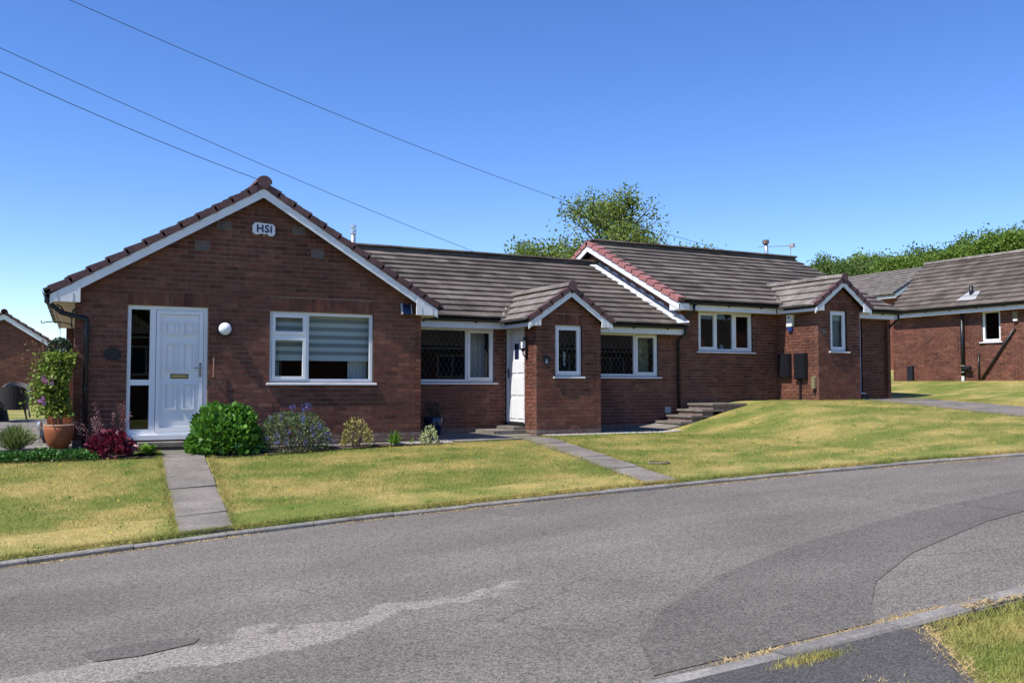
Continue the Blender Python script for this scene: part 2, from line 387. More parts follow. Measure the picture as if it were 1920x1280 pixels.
def sheet(name, x0, x1, y0, y1, m, off=.012, step=.25, parent=None, kind='structure', fn=G, mask=None):
    nx = max(2, int(round((x1 - x0) / step)) + 1); ny = max(2, int(round((y1 - y0) / step)) + 1)
    X, Y = np.meshgrid(np.linspace(x0, x1, nx), np.linspace(y0, y1, ny)); Z = fn(X, Y) + off
    V = np.stack([X, Y, Z], -1).reshape(-1, 3); i = np.arange(nx * ny).reshape(ny, nx)
    F = np.stack([i[:-1, :-1], i[:-1, 1:], i[1:, 1:], i[1:, :-1]], -1).reshape(-1, 4)
    o = obj(name, mesh_np(name, V, F), m, parent, smooth=True)
    if kind and parent is None: o['kind'] = kind
    return o
def ground_sheet():
    xs = np.unique(np.concatenate([np.linspace(-400, -30, 14), np.arange(-30, -8, 1.), np.arange(-8, 32, .25), np.arange(32, 60, 1.), np.linspace(60, 500, 14)]))
    ys = np.unique(np.concatenate([np.linspace(-300, -20, 10), np.arange(-20, 3, 1.), np.arange(3, 18.5, .2), np.arange(18.5, 50, .8), np.linspace(50, 600, 16)]))
    X, Y = np.meshgrid(xs, ys); Y2 = Y.copy()
    # snap the row nearest the far kerb onto it so the lawn edge is clean
    Kx = kerbY(X); Z = np.where((Y > 3.5) & (Y < Kx + .24), zr(X) - .06, G(X, Y) - .012)
    V = np.stack([X, Y2, Z], -1).reshape(-1, 3); i = np.arange(X.size).reshape(X.shape)
    F = np.stack([i[:-1, :-1], i[:-1, 1:], i[1:, 1:], i[1:, :-1]], -1).reshape(-1, 4)
    o = obj('ground', mesh_np('ground', V, F), 'grass', smooth=True); o['kind'] = 'structure'; return o
ground_sheet()
# strip of lawn right behind the kerb follows the kerb curve exactly
def ribbon(name, ya, yb, xs, n, m, zf, parent=None):
    V = []; F = []
    for x in xs:
        a = ya(x); b = yb(x)
        for j in range(n + 1):
            y = a + (b - a) * j / n; V.append((x, y, zf(x, y)))
    for i in range(len(xs) - 1):
        for j in range(n):
            k = i * (n + 1) + j; F.append((k, k + n + 1, k + n + 2, k + 1))
    o = obj(name, mesh_np(name, V, F), m, parent, smooth=True)
    if parent is None: o['kind'] = 'structure'
    return o
XS = list(np.arange(-25, 45, .5))
ribbon('road', lambda x: 3.86 if x < 20 else 3.86 - (x - 20) * .45, lambda x: float(kerbY(x)) - .02, XS, 24, 'asphalt', lambda x, y: float(zr(x)))
ribbon('lawn_edge', lambda x: float(kerbY(x)) + .045, lambda x: float(kerbY(x)) + .8, list(np.arange(-25, 45, .25)), 14, 'grass', lambda x, y: (lambda t: (1 - t) * (float(zr(x)) + .03) + t * (gz(x, max(y, float(kerbY(x)) + .01)) + .004))(min(1., max(0., (y - float(kerbY(x)) - .045) / .10))))

# kerbs: edging stones in lengths
def kerb_run(name, f, x0, x1, w, up, L=.915, joint=.008):
    root = bpy.data.objects.new(name, None); col.objects.link(root); root['kind'] = 'structure'
    x = x0
    while x < x1:
        xe = x + L * .995
        a = Vector((x, f(x), 0)); b = Vector((xe, f(xe), 0)); t = (b - a).normalized(); n = Vector((-t.y, t.x, 0))
        j = random.uniform(-.006, .006); jz = random.uniform(-.008, .006)
        a = a + t * joint; mb = MB(); za = zr(x) + up + jz; zb = zr(xe) + up + jz + random.uniform(-.005, .005)
        P = lambda q, off, z: (q.x + n.x * (off + j), q.y + n.y * (off + j), z)
        bev = .018
        prof_a = [P(a, 0, za - .2), P(a, 0, za - bev), P(a, bev, za), P(a, w - bev * .5, za), P(a, w, za - bev * .5), P(a, w, za - .2)]
        prof_b = [P(b, 0, zb - .2), P(b, 0, zb - bev), P(b, bev, zb), P(b, w - bev * .5, zb), P(b, w, zb - bev * .5), P(b, w, zb - .2)]
        k = len(prof_a); mb.add(prof_a + prof_b, [(i, i + 1, i + 1 + k, i + k) for i in range(k - 1)] + [tuple(range(k - 1, -1, -1)), tuple(range(k, 2 * k))])
        mb.build('kerb_stone', 'kerb', root); x = xe + .004
    return root
kerb_run('kerb', lambda x: float(kerbY(x)) - .02, -6.4, 24, .08, .05)
kerb_run('near_kerb', lambda x: 3.80 + .10 * float(smst(3.4, 6, x)), -6.4, 12, .125, .03)
# near side footway and verge
def poly_sheet(name, pts, m, off, zf, n_sub=1, parent=None, kind='structure'):
    V = [(x, y, zf(x, y) + off) for x, y in pts]
    o = obj(name, mesh_from(name, V, [tuple(range(len(V)))]), m, parent)
    if kind and parent is None: o['kind'] = kind
    return o
poly_sheet('footway', [(-8, 1.2), (2.79, 1.2), (3.3, 1.95), (3.62, 2.35), (4.13, 3.06), (4.42, 3.42), (4.62, 3.72), (4.66, 3.80), (-8, 3.80)], 'asphalt_path', .03, lambda x, y: float(zr(x)))
poly_sheet('road_patch', [(.30, 6.30), (.36, 6.06), (.62, 6.02), (.93, 6.10), (.98, 6.2), (.86, 6.28), (.6, 6.33)], 'asphalt_dark', .006, lambda x, y: float(zr(x)))
tp = [(2.92, 4.02), (3.2, 4.55), (3.75, 5.05), (4.6, 5.55), (5.9, 6.05), (8, 6.55), (11, 6.9), (14, 6.9), (14, 6.4), (11, 6.3), (8, 5.75), (6.4, 5.25), (5.4, 4.75), (4.9, 4.35), (4.6, 4.05)]
poly_sheet('road_patch', tp, 'asphalt_dark', .005, lambda x, y: float(zr(x)))

# ------------------------------------------------------------------ brickwork
BRICK_W, BRICK_H, CO_U, CO_V = .215, .065, .225, .075
_unit_brick = {}
def brick_mesh(fr, m, jit=0):
    key = (round(fr.U.x, 3), round(fr.U.y, 3), m)
    if key not in _unit_brick:
        mb = MB(); f2 = Frame((0, 0), (fr.U.x, fr.U.y), (fr.N.x, fr.N.y)); e = .003
        a = [f2.p(-BRICK_W / 2, -BRICK_H / 2, -.012), f2.p(BRICK_W / 2, -BRICK_H / 2, -.012), f2.p(BRICK_W / 2, BRICK_H / 2, -.012), f2.p(-BRICK_W / 2, BRICK_H / 2, -.012)]
        b = [f2.p(-BRICK_W / 2 + e, -BRICK_H / 2 + e, .006), f2.p(BRICK_W / 2 - e, -BRICK_H / 2 + e, .006), f2.p(BRICK_W / 2 - e, BRICK_H / 2 - e, .006), f2.p(-BRICK_W / 2 + e, BRICK_H / 2 - e, .006)]
        mb.add(a + b, [(4, 5, 6, 7), (0, 1, 5, 4), (1, 2, 6, 5), (2, 3, 7, 6), (3, 0, 4, 7)])
        me = mesh_from('brick', mb.V, mb.F); me.materials.append(M[m]); _unit_brick[key] = me
    return _unit_brick[key]
def sub_rect(r, o):
    u0, u1, z0, z1 = r; a0, a1, b0, b1 = o
    if a1 <= u0 or a0 >= u1 or b1 <= z0 or b0 >= z1: return [r]
    out = []
    if b0 > z0: out.append((u0, u1, z0, b0))
    if b1 < z1: out.append((u0, u1, b1, z1))
    zz0, zz1 = max(z0, b0), min(z1, b1)
    if a0 > u0: out.append((u0, a0, zz0, zz1))
    if a1 < u1: out.append((a1, u1, zz0, zz1))
    return out
def clip_top(poly, top):
    """clip a (u,z) polygon below the piecewise line top [(u,z),...] given as half planes"""
    for (ua, za), (ub, zb) in top:
        f = lambda p: (zb - za) * (p[0] - ua) - (ub - ua) * (p[1] - za)   # >0 below the line (ua<ub)
        out = []
        for i in range(len(poly)):
            p, q = poly[i], poly[(i + 1) % len(poly)]; fp, fq = f(p), f(q)
            if fp >= 0: out.append(p)
            if (fp > 0 and fq < 0) or (fp < 0 and fq > 0):
                t = fp / (fp - fq); out.append((p[0] + (q[0] - p[0]) * t, p[1] + (q[1] - p[1]) * t))
        poly = out
        if len(poly) < 3: return None
    return poly
def brick_wall(house, fr, width, z0, ztop, openings=(), soldiers=(), gable=None, plinth=2, n_single=300, reveal=.09, thick=.1, z_course=0.0, phase=0.0, solid=True):
    """gable: list of ((ua,za),(ub,zb)) roof lines the wall stays under"""
    top = gable or []
    # mortar bed: columns between break points
    us = sorted({0., width} | {o[0] for o in openings} | {o[1] for o in openings} | {p[0] for l in top for p in l if 0 < p[0] < width})
    us = [u for u in us if 0 <= u <= width]
    def topz(u):
        z = ztop
        for (ua, za), (ub, zb) in top: z = min(z, za + (zb - za) * (u - ua) / (ub - ua))
        return z
    mb = MB()
    for a, b in zip(us[:-1], us[1:]):
        if b - a < 1e-5: continue
        mid = (a + b) / 2; cuts = sorted([(o[2], o[3]) for o in openings if o[0] < mid < o[1]]); lo = z0
        for c0, c1 in cuts:
            if c0 > lo + 1e-5: fr.box(mb, a, b, lo, c0, -thick, -.004)
            lo = max(lo, c1)
        ta, tb = topz(a), topz(b)
        if min(ta, tb) > lo - 1e-4 or max(ta, tb) > lo:
            mb.prism([fr.p(a, lo, -thick), fr.p(b, lo, -thick), fr.p(b, max(tb, lo), -thick), fr.p(a, max(ta, lo), -thick)], fr.N * (thick - .004))
    wall = mb.build('wall', 'mortar', house)
    full = []; rest = MB(); restp = MB()
    def put(poly, pl):
        k = len(poly); tgt = restp if pl else rest
        e = .0025; cu = sum(p[0] for p in poly) / k; cz = sum(p[1] for p in poly) / k
        j = random.uniform(-.0015, .0015)
        back = [fr.p(u, z, -.012) for u, z in poly]; front = [fr.p(u + (e if u < cu else -e), z + (e if z < cz else -e), .006 + j) for u, z in poly]
        tgt.add(back + front, [tuple(range(k, 2 * k))] + [(i, (i + 1) % k, (i + 1) % k + k, i + k) for i in range(k)])
    sold = [(s[0], s[1], s[2], s[2] + .215) for s in soldiers]
    block = list(openings) + [(a - .004, b + .004, c - .005, d + .01) for a, b, c, d in sold]
    r = 0; z = z0 + z_course
    while z < ztop:
        off = (CO_U / 2 if r % 2 else 0) - phase - CO_U; u = off
        while u < width:
            rect = (max(u, 0.0), min(u + BRICK_W, width), z, min(z + BRICK_H, ztop))
            u += CO_U
            if rect[1] - rect[0] < .02 or rect[3] - rect[2] < .015: continue
            rs = [rect]
            for o in block: rs = [q for x in rs for q in sub_rect(x, o)]
            for q in rs:
                if q[1] - q[0] < .02 or q[3] - q[2] < .012: continue
                poly = [(q[0], q[2]), (q[1], q[2]), (q[1], q[3]), (q[0], q[3])]
                if top:
                    poly = clip_top(poly, top)
                    if not poly: continue
                isfull = len(poly) == 4 and abs(q[1] - q[0] - BRICK_W) < 1e-4 and abs(q[3] - q[2] - BRICK_H) < 1e-4 and poly[0] == (q[0], q[2]) and poly[2] == (q[1], q[3])
                if isfull and r >= plinth: full.append(((q[0] + q[1]) / 2, (q[2] + q[3]) / 2))
                else: put(poly, r < plinth)
        z += CO_V; r += 1
    for a, b, c, d in sold:
        n = int(round((b - a) / .075)); w = (b - a) / n
        for i in range(n): put([(a + i * w + .004, c), (a + (i + 1) * w - .004, c), (a + (i + 1) * w - .004, d), (a + i * w + .004, d)], False)
    cp = Vector((0, 0, CAMZ))
    full.sort(key=lambda q: (fr.p(q[0], q[1]) - cp).length)
    me = brick_mesh(fr, 'brick')
    for (u, zc) in full[:n_single]:
        o = bpy.data.objects.new('brick', me); col.objects.link(o); o.location = fr.p(u, zc, random.uniform(-.0015, .0015)); setparent(o, wall)
    for (u, zc) in full[n_single:]:
        put([(u - BRICK_W / 2, zc - BRICK_H / 2), (u + BRICK_W / 2, zc - BRICK_H / 2), (u + BRICK_W / 2, zc + BRICK_H / 2), (u - BRICK_W / 2, zc + BRICK_H / 2)], False)
    if rest.V: tag(rest.build('brickwork', 'brick', wall), kind='stuff')
    if restp.V: tag(restp.build('plinth_course', 'plinth', wall), kind='stuff')
    return wall

# ------------------------------------------------------------------ roofs
def roof_slope(house, E, a, b, length, slope, extent=None, gauge=.325, tw=.33, n_single=300, m='tile', lift=.0, name='roof', deck_poly=None):
    """E eave corner, a along the eave, b up the slope (3D unit vectors)"""
    E = Vector(E); a = Vector(a).normalized(); b = Vector(b).normalized(); n = a.cross(b)
    if n.z < 0: n = -n
    ext = extent or (lambda d: (0, length))
    mb = MB()
    # underlay, in strips so that cut ends follow the roof
    k = max(1, int(slope / .3))
    for i in range(k):
        d0, d1 = slope * i / k, slope * (i + 1) / k; s0, s1 = ext(d0); t0, t1 = ext(d1)
        if s1 - s0 < .01 and t1 - t0 < .01: continue
        P = [E + a * s0 + b * d0, E + a * s1 + b * d0, E + a * t1 + b * d1, E + a * t0 + b * d1]
        mb.prism([p - n * .05 for p in P], n * .035)
    roof = mb.build(name, 'deck', house)
    th, tl = .036, gauge + .06
    tilt = math.atan2(.044, tl)      # the lower edge rides on the course below
    bt = b * math.cos(tilt) - n * math.sin(tilt); nt = n * math.cos(tilt) + b * math.sin(tilt)
    def tile_geo(w):
        V = []
        for q, wz in ((0, 0), (0, th)):
            pass
        hw = w / 2 - .002
        base = [(-hw, 0, 0), (hw, 0, 0), (hw, tl, 0), (-hw, tl, 0), (-hw, 0, th), (hw, 0, th), (hw, tl, th), (-hw, tl, th)]
        V = [a * x + bt * y + nt * z for x, y, z in base]
        F = [(0, 3, 2, 1), (4, 5, 6, 7), (0, 1, 5, 4), (1, 2, 6, 5), (2, 3, 7, 6), (3, 0, 4, 7)]
        if a.cross(b).z < 0: F = [f[::-1] for f in F]
        return V, F
    V, F = tile_geo(tw); me = mesh_from('roof_tile', V, F); me.materials.append(M[m])
    full = []; cut = MB(); rows = int(math.ceil((slope - .02) / gauge))
    for r in range(rows):
        d = r * gauge; s0, s1 = ext(min(d + gauge * .5, slope)); s = s0 - (tw / 2 if r % 2 else 0)
        while s < s1 - .01:
            l, h = max(s, s0), min(s + tw, s1); s += tw
            if h - l < .03: continue
            c = E + a * ((l + h) / 2) + b * (d - .03) + n * (.008 + lift + random.uniform(0, .004)) + n * .022
            if h - l > tw - .002: full.append(c)
            else:
                V, F = tile_geo(h - l); cut.add([v + c for v in V], F)
    cp = Vector((0, 0, CAMZ)); full.sort(key=lambda c: (c - cp).length)
    for c in full[:n_single]:
        o = bpy.data.objects.new('roof_tile', me); col.objects.link(o); o.location = c
        o.rotation_euler = (random.uniform(-.004, .004), random.uniform(-.006, .006), random.uniform(-.006, .006)); setparent(o, roof)
    for c in full[n_single:]:
        V, F = tile_geo(tw); cut.add([v + c for v in V], F)
    if cut.V: tag(cut.build('cut_tiles', m, roof), kind='stuff')
    return roof
def ridge_run(house, p0, p1, r=.115, seg=.45, m='tile', name='ridge_tile', parent=None):
    p0 = Vector(p0); p1 = Vector(p1); L = (p1 - p0).length; k = max(1, int(round(L / seg))); t = (p1 - p0) / L
    side = t.cross(Vector((0, 0, 1))).normalized()
    for i in range(k):
        a = p0 + t * (L * i / k + .004); b = p0 + t * (L * (i + 1) / k - .004); V = []; nn = 9; jz = random.uniform(0, .008)
        for q, zz in ((a, jz), (b, jz + .004)):
            for rr in (r, r - .018):
                for j in range(nn):
                    th = math.pi * (j / (nn - 1)); V.append(q + side * (math.cos(th) * rr * 1.05) + Vector((0, 0, math.sin(th) * rr * .95 + zz - .05)))
        F = []
        for j in range(nn - 1):
            F += [(j, j + 1, 2 * nn + j + 1, 2 * nn + j), (nn + j + 1, nn + j, 3 * nn + j, 3 * nn + j + 1), (j + 1, j, nn + j, nn + j + 1), (2 * nn + j, 2 * nn + j + 1, 3 * nn + j + 1, 3 * nn + j)]
        F += [(0, 2 * nn, 3 * nn, nn), (nn - 1, 2 * nn - 1, 4 * nn - 1, 3 * nn - 1)]
        obj(name, mesh_from(name, V, F), m, parent or house)
def verge_run(house, lo, hi, depth_vec, n, m='verge', h=.105, over=.0):
    """stepped cloaked verge units from the eave end lo to the apex hi; depth_vec points back into the roof"""
    lo = Vector(lo); hi = Vector(hi); L = (hi - lo).length; t = (hi - lo) / L; dv = Vector(depth_vec); nn = t.cross(dv).normalized()
    if nn.z < 0: nn = -nn
    for i in range(n):
        s0 = L * i / n - .02; s1 = L * (i + 1) / n + .012; l0, l1 = .038, .0
        P = [lo + t * s0 + nn * (l0 - h), lo + t * s1 + nn * (l1 - h + .012), lo + t * s1 + nn * l1, lo + t * s0 + nn * l0]
        mb = MB(); mb.prism(P, dv); mb.build('verge_tile', m, house)
def board(house, lo, hi, top, hgt, front, back, name='bargeboard', m='whiteb'):
    """sloping white board under a verge: lo/hi (along the front plane), dropped by top, hgt high"""
    lo = Vector(lo); hi = Vector(hi); d = Vector((0, 0, 1)); mb = MB(); e = Vector(back) - Vector(front)
    mb.prism([lo - d * top, hi - d * top, hi - d * (top + hgt), lo - d * (top + hgt)], e); return mb.build(name, m, house)

def gutter(house, p0, p1, outn, name='gutter', r=.055):
    """half round gutter with brackets along p0-p1"""
    p0 = Vector(p0); p1 = Vector(p1); t = (p1 - p0).normalized(); o = Vector(outn); nn = 8; V = []; F = []
    for q in (p0, p1):
        for rr in (r, r - .006):
            for j in range(nn + 1):
                th = math.pi * j / nn; V.append(q + o * (r - math.cos(th) * rr) + Vector((0, 0, -math.sin(th) * rr * 1.05)))
    k = nn + 1
    for j in range(nn):
        F += [(j, j + 1, 2 * k + j + 1, 2 * k + j), (k + j + 1, k + j, 3 * k + j, 3 * k + j + 1)]
        F += [(j, k + j, k + j + 1, j + 1), (2 * k + j, 2 * k + j + 1, 3 * k + j + 1, 3 * k + j)]
    F += [(0, 2 * k, 3 * k, k), (nn, k + nn, 3 * k + nn, 2 * k + nn)]
    g = obj(name, mesh_from(name, V, F), 'black', house); L = (p1 - p0).length; n = max(1, int(L / .9))
    for i in range(n):
        c = p0 + t * (L * (i + .5) / n); mb = MB()
        mb.prism([c - t * .016 + Vector((0, 0, .004)), c - t * .016 + o * (2 * r + .008) + Vector((0, 0, .004)), c - t * .016 + o * (1.5 * r) + Vector((0, 0, -r * 1.2)), c - t * .016 + o * (.5 * r) + Vector((0, 0, -r * 1.25)), c - t * .016 + Vector((0, 0, -r * 1.5))], t * .032)
        mb.build('gutter_bracket', 'black', g)
    return g
def downpipe(house, pts, r=.034):
    mb = MB(); mb.tube(pts, r, 12); o = mb.build('downpipe', 'black', house, smooth=True)
    a, b = Vector(pts[-2]), Vector(pts[-1]); L = (b - a).length
    for f in (.06, .5, .96):
        c = a + (b - a) * f; k = MB(); d = (b - a).normalized() * .03; k.tube([c - d, c + d], r + .008, 12); k.build('pipe_collar', 'black', o)
    return o

# ------------------------------------------------------------------ windows
def window(house, fr, u0, u1, z0, z1, lights, sill=True, inset=.045, lattice=False, room=1.6, frame_w=.055, sill_out=.05, sill_ext=.05, name='window', sill_m='white', room_m='room', hidden_left=None):
    """lights: list of (ua,ub,za,zb,opening) in fractions of the window; opening -> own sash"""
    W, H = u1 - u0, z1 - z0; d0, d1 = -inset - .06, -inset
    mb = MB(); fw = frame_w
    fr.box(mb, u0, u0 + fw, z0, z1, d0, d1); fr.box(mb, u1 - fw, u1, z0, z1, d0, d1)
    fr.box(mb, u0 + fw, u1 - fw, z1 - fw, z1, d0, d1); fr.box(mb, u0 + fw, u1 - fw, z0, z0 + fw, d0, d1)
    win = mb.build(name, 'white', house)
    ulines = sorted({round(l[0], 4) for l in lights if l[0] > .001}); 
    for ul in ulines:
        k = MB(); c = u0 + W * ul; fr.box(k, c - .03, c + .03, z0 + fw, z1 - fw, d0 + .005, d1 - .003); k.build('mullion', 'white', win)
    for (ua, ub, za, zb, op) in lights:
        a = u0 + W * ua + (fw if ua < .001 else .03); b = u0 + W * ub - (fw if ub > .999 else .03)
        c = z0 + H * za + (fw if za < .001 else .03); d = z0 + H * zb - (fw if zb > .999 else .03)
        if zb < .999 and (ua, ub) != (0, 1):
            k = MB(); fr.box(k, a, b, d, d + .06, d0 + .005, d1 - .004); k.build('transom', 'white', win)
        if op:
            s = .05; k = MB(); e0, e1 = d0 + .02, d1 + .014; a -= .008; b += .008; c -= .008; d += .008
            fr.box(k, a, a + s, c, d, e0, e1); fr.box(k, b - s, b, c, d, e0, e1); fr.box(k, a + s, b - s, d - s, d, e0, e1); fr.box(k, a + s, b - s, c, c + s, e0, e1)
            k.build('sash', 'white', win); a += s; b -= s; c += s; d -= s
        g = MB(); dg = d0 + .03; g.prism([fr.p(a, c, dg), fr.p(b, c, dg), fr.p(b, d, dg), fr.p(a, d, dg)], fr.N * .004); g.build('pane', 'glass', win)
        if lattice:
            k = MB(); sp = .115; slope = 1.75; w = .0022; L0 = (b - a) + (d - c) / slope; n = int(L0 / sp) + 1
            for sgn in (1, -1):
                for i in range(n + 1):
                    # line through bottom/left edges
                    ub_ = (a - (d - c) / slope + i * sp) if sgn > 0 else (a + i * sp); pa = (ub_, c); pb = (ub_ + sgn * (d - c) / slope, d)
                    (x0, y0), (x1, y1) = pa, pb
                    ts = [0., 1.]
                    t0, t1 = 0., 1.
                    dx = x1 - x0
                    for lim, side in ((a, 1), (b, -1)):
                        f0, f1 = (x0 - lim) * side, (x1 - lim) * side
                        if f0 < 0 and f1 < 0: t0 = 2
                        elif f0 < 0: t0 = max(t0, f0 / (f0 - f1))
                        elif f1 < 0: t1 = min(t1, f0 / (f0 - f1))
                    if t1 - t0 < .02: continue
                    q0 = (x0 + dx * t0, y0 + (y1 - y0) * t0); q1 = (x0 + dx * t1, y0 + (y1 - y0) * t1)
                    k.prism([fr.p(q0[0] - w, q0[1], dg + .005), fr.p(q0[0] + w, q0[1], dg + .005), fr.p(q1[0] + w, q1[1], dg + .005), fr.p(q1[0] - w, q1[1], dg + .005)], fr.N * .003)
            tag(k.build('lead_lattice', 'lead_came', win), kind='stuff')
    if sill:
        k = MB(); P = [(d1 - .01, z0 - .002), (sill_out, z0 - .018), (sill_out, z0 - .045), (d1 - .01, z0 - .045)]
        ua, ub = u0 - sill_ext, u1 + sill_ext
        k.prism([fr.p(ua, z, d) for d, z in P], fr.U * (ub - ua)); k.build('sill', sill_m, win)
    # reveals and the room behind
    k = MB(); o = .02; dr = -.1
    q = lambda u, z, d: fr.p(u, z, d)
    A = [q(u0, z0, -.004), q(u1, z0, -.004), q(u1, z1, -.004), q(u0, z1, -.004)]; B = [q(u0, z0, dr), q(u1, z0, dr), q(u1, z1, dr), q(u0, z1, dr)]
    k.add(A + B, [(0, 1, 5, 4), (1, 2, 6, 5), (2, 3, 7, 6), (3, 0, 4, 7)]); k.build('reveal', 'brick', win)
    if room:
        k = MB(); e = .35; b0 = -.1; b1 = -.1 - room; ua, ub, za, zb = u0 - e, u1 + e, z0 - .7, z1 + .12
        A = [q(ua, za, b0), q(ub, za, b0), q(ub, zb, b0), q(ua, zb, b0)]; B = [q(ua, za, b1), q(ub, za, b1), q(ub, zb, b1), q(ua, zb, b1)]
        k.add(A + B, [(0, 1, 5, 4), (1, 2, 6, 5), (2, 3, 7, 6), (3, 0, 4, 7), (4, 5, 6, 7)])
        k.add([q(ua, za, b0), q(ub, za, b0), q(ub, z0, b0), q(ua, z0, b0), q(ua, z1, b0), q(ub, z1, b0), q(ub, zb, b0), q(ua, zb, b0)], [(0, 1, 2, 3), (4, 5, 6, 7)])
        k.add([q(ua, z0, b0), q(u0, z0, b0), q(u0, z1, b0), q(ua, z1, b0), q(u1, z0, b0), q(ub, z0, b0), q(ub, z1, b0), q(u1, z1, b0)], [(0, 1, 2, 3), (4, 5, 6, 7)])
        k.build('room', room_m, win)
    return win
def curtain(win, fr, u0, u1, z0, z1, d, m='fabric', n=14, amp=.02):
    V = []; F = []
    for i in range(n * 2 + 1):
        u = u0 + (u1 - u0) * i / (n * 2); dd = d + amp * math.sin(i * math.pi / 2 + .3 * math.sin(i))
        V += [fr.p(u, z0, dd), fr.p(u, z1, dd)]
    for i in range(n * 2): F.append((2 * i, 2 * i + 2, 2 * i + 3, 2 * i + 1))
    return obj('curtain', mesh_from('curtain', V, F), m, win, smooth=True)
def text_mesh(body, size, depth, bold=.0):
    cu = bpy.data.curves.new('lettering', 'FONT'); cu.body = body; cu.size = size; cu.extrude = depth; cu.offset = bold; cu.align_x = 'CENTER'; cu.align_y = 'CENTER'; cu.resolution_u = 3; cu.space_character = 1.12
    o = bpy.data.objects.new('tmp', cu); col.objects.link(o); dg = bpy.context.evaluated_depsgraph_get(); dg.update()
    me = bpy.data.meshes.new_from_object(o.evaluated_get(dg)); bpy.data.objects.remove(o); bpy.data.curves.remove(cu); return me
def put_text(body, size, fr, u, z, d, m, parent, bold=0., depth=.002):
    me = text_mesh(body, size, depth, bold)
    Mx = Matrix((( fr.U.x, 0, fr.N.x), (fr.U.y, 0, fr.N.y), (0, 1, 0))).to_4x4(); me.transform(Matrix.Translation(fr.p(u, z, d)) @ Mx)
    return obj('lettering', me, m, parent)

# ================================================================== house 1: gable front bungalow
Y1 = 15.1; H1 = thing('gable_bungalow', 'brick bungalow with gable end to the road, white panelled front door and wide window', 'house', (3.28, Y1, 0))
F1 = Frame((.54, Y1), (1, 0), (0, -1)); W1 = 5.49
AX1, AZ1, EZ1, XL1, XR1 = 3.24, 4.05, 2.215, .20, 6.27        # apex and eave ends of the tile line
gl = [((XL1 - .54, EZ1 - .20), (AX1 - .54, AZ1 - .20)), ((AX1 - .54, AZ1 - .20), (XR1 - .54, EZ1 - .20))]
D0, D1 = 1.265 - .54, 2.44 - .54; WN0, WN1 = 3.405 - .54, 5.16 - .54
brick_wall(H1, F1, W1, -.3, 3.9, [(D0, D1, -.01, 2.02), (WN0, WN1, .85, 2.007)], [(D0, D1 + .0, 2.022), (WN0 - .0, WN1, 2.01)], gl, plinth=4, z_course=.0)
# sides and back
mb = MB(); mb.prism([(.54, Y1 + .002, -.35), (.64, Y1 + .002, -.35), (1.02, 22.5, -.35), (.92, 22.5, -.35)], (0, 0, 2.6)); mb.build('side_wall', 'brick', H1)
mb = MB(); mb.box((5.93, Y1 - .02 + .022, -.35), (6.028, 17.5, 2.25)); mb.build('side_wall', 'brick', H1)
mb = MB(); mb.prism([(.64, 22.4, -.35), (5.9, 22.4, -.35), (5.9, 22.4, 2.2), (3.24, 22.4, 3.9), (.64, 22.4, 2.2)], (0, .1, 0)); mb.build('back_wall', 'brick', H1)
YV = 14.885
pit1 = math.atan2(AZ1 - EZ1, AX1 - XL1)
for sx, xe in ((1, XL1), (-1, XR1)):
    run = abs(AX1 - xe); sl = math.hypot(run, AZ1 - EZ1); b = Vector((sx * run, 0, AZ1 - EZ1)) / sl
    kx = .038 if sx > 0 else 0.0
    roof_slope(H1, (xe - sx * .04, YV + .02, EZ1 - .065), (kx, 1, 0), b, 7.6, sl - .02, n_single=0)
    verge_run(H1, (xe, YV, EZ1), (AX1, YV, AZ1), (0, .16, 0), 12)
    board(H1, (xe, YV + .022, EZ1), (AX1, YV + .022, AZ1), .10, .14, (0, YV + .022, 0), (0, YV + .05, 0))
    mb = MB()   # boxed eave end
    xi = xe + sx * .40; P = [(xe + sx * .02, YV + .012, 2.015), (xi, YV + .012, 2.015), (xi, YV + .012, EZ1 - .11 + .40 * math.tan(pit1)), (xe + sx * .02, YV + .012, EZ1 - .10)]
    mb.prism(P, (0, .03, 0)); mb.build('eave_box', 'whiteb', H1)
    for g in (.10, .30):
        mb = MB(); mb.box((xe + sx * g, YV + .006, 2.016), (xe + sx * (g + .006), YV + .0125, 2.15)); mb.build('board_joint', 'grey_pipe', H1)
    mb = MB(); mb.prism([(xe + sx * .03, YV + .045, 2.02), (xe + sx * .36, YV + .045, 2.02), (xe + sx * .36 + kx * 7, 22, 2.02), (xe + sx * .03 + kx * 7, 22, 2.02)], (0, 0, .015)); mb.build('soffit', 'cream', H1)
    mb = MB(); ye = 22 if sx > 0 else 17.0; kk = kx * (ye - YV); mb.prism([(xe + sx * .01, YV + .045, 2.0), (xe + sx * .03, YV + .045, 2.0), (xe + sx * .03 + kk, ye, 2.0), (xe + sx * .01 + kk, ye, 2.0)], (0, 0, .15)); mb.build('fascia', 'whiteb', H1)
    gutter(H1, (xe + sx * .005, YV + .0, 2.165), (xe + sx * .005 + kx * 6.9, 21.8 if sx > 0 else 16.95, 2.165), (-sx, 0, 0))
mb = MB(); mb.box((XL1 + .4, YV + .045, 2.2), (.0 + XL1 + .42, YV + .05, 2.21))
ridge_run(H1, (AX1, YV - .02, AZ1 + .035), (AX1, 21.5, AZ1 + .035), .12, .45, 'verge')
mb = MB(); mb.tube([(AX1, YV - .03, AZ1 + .0), (AX1, YV - .015, AZ1 + .0)], .105, 14); mb.build('ridge_end_cap', 'verge', H1)
mb = MB(); mb.prism([(AX1 - .09, YV + .015, AZ1 - .10), (AX1 + .09, YV + .015, AZ1 - .10), (AX1 + .07, YV + .015, AZ1 - .25), (AX1 - .07, YV + .015, AZ1 - .25)], (0, .012, 0)); mb.build('apex_plate', 'whiteb', H1)
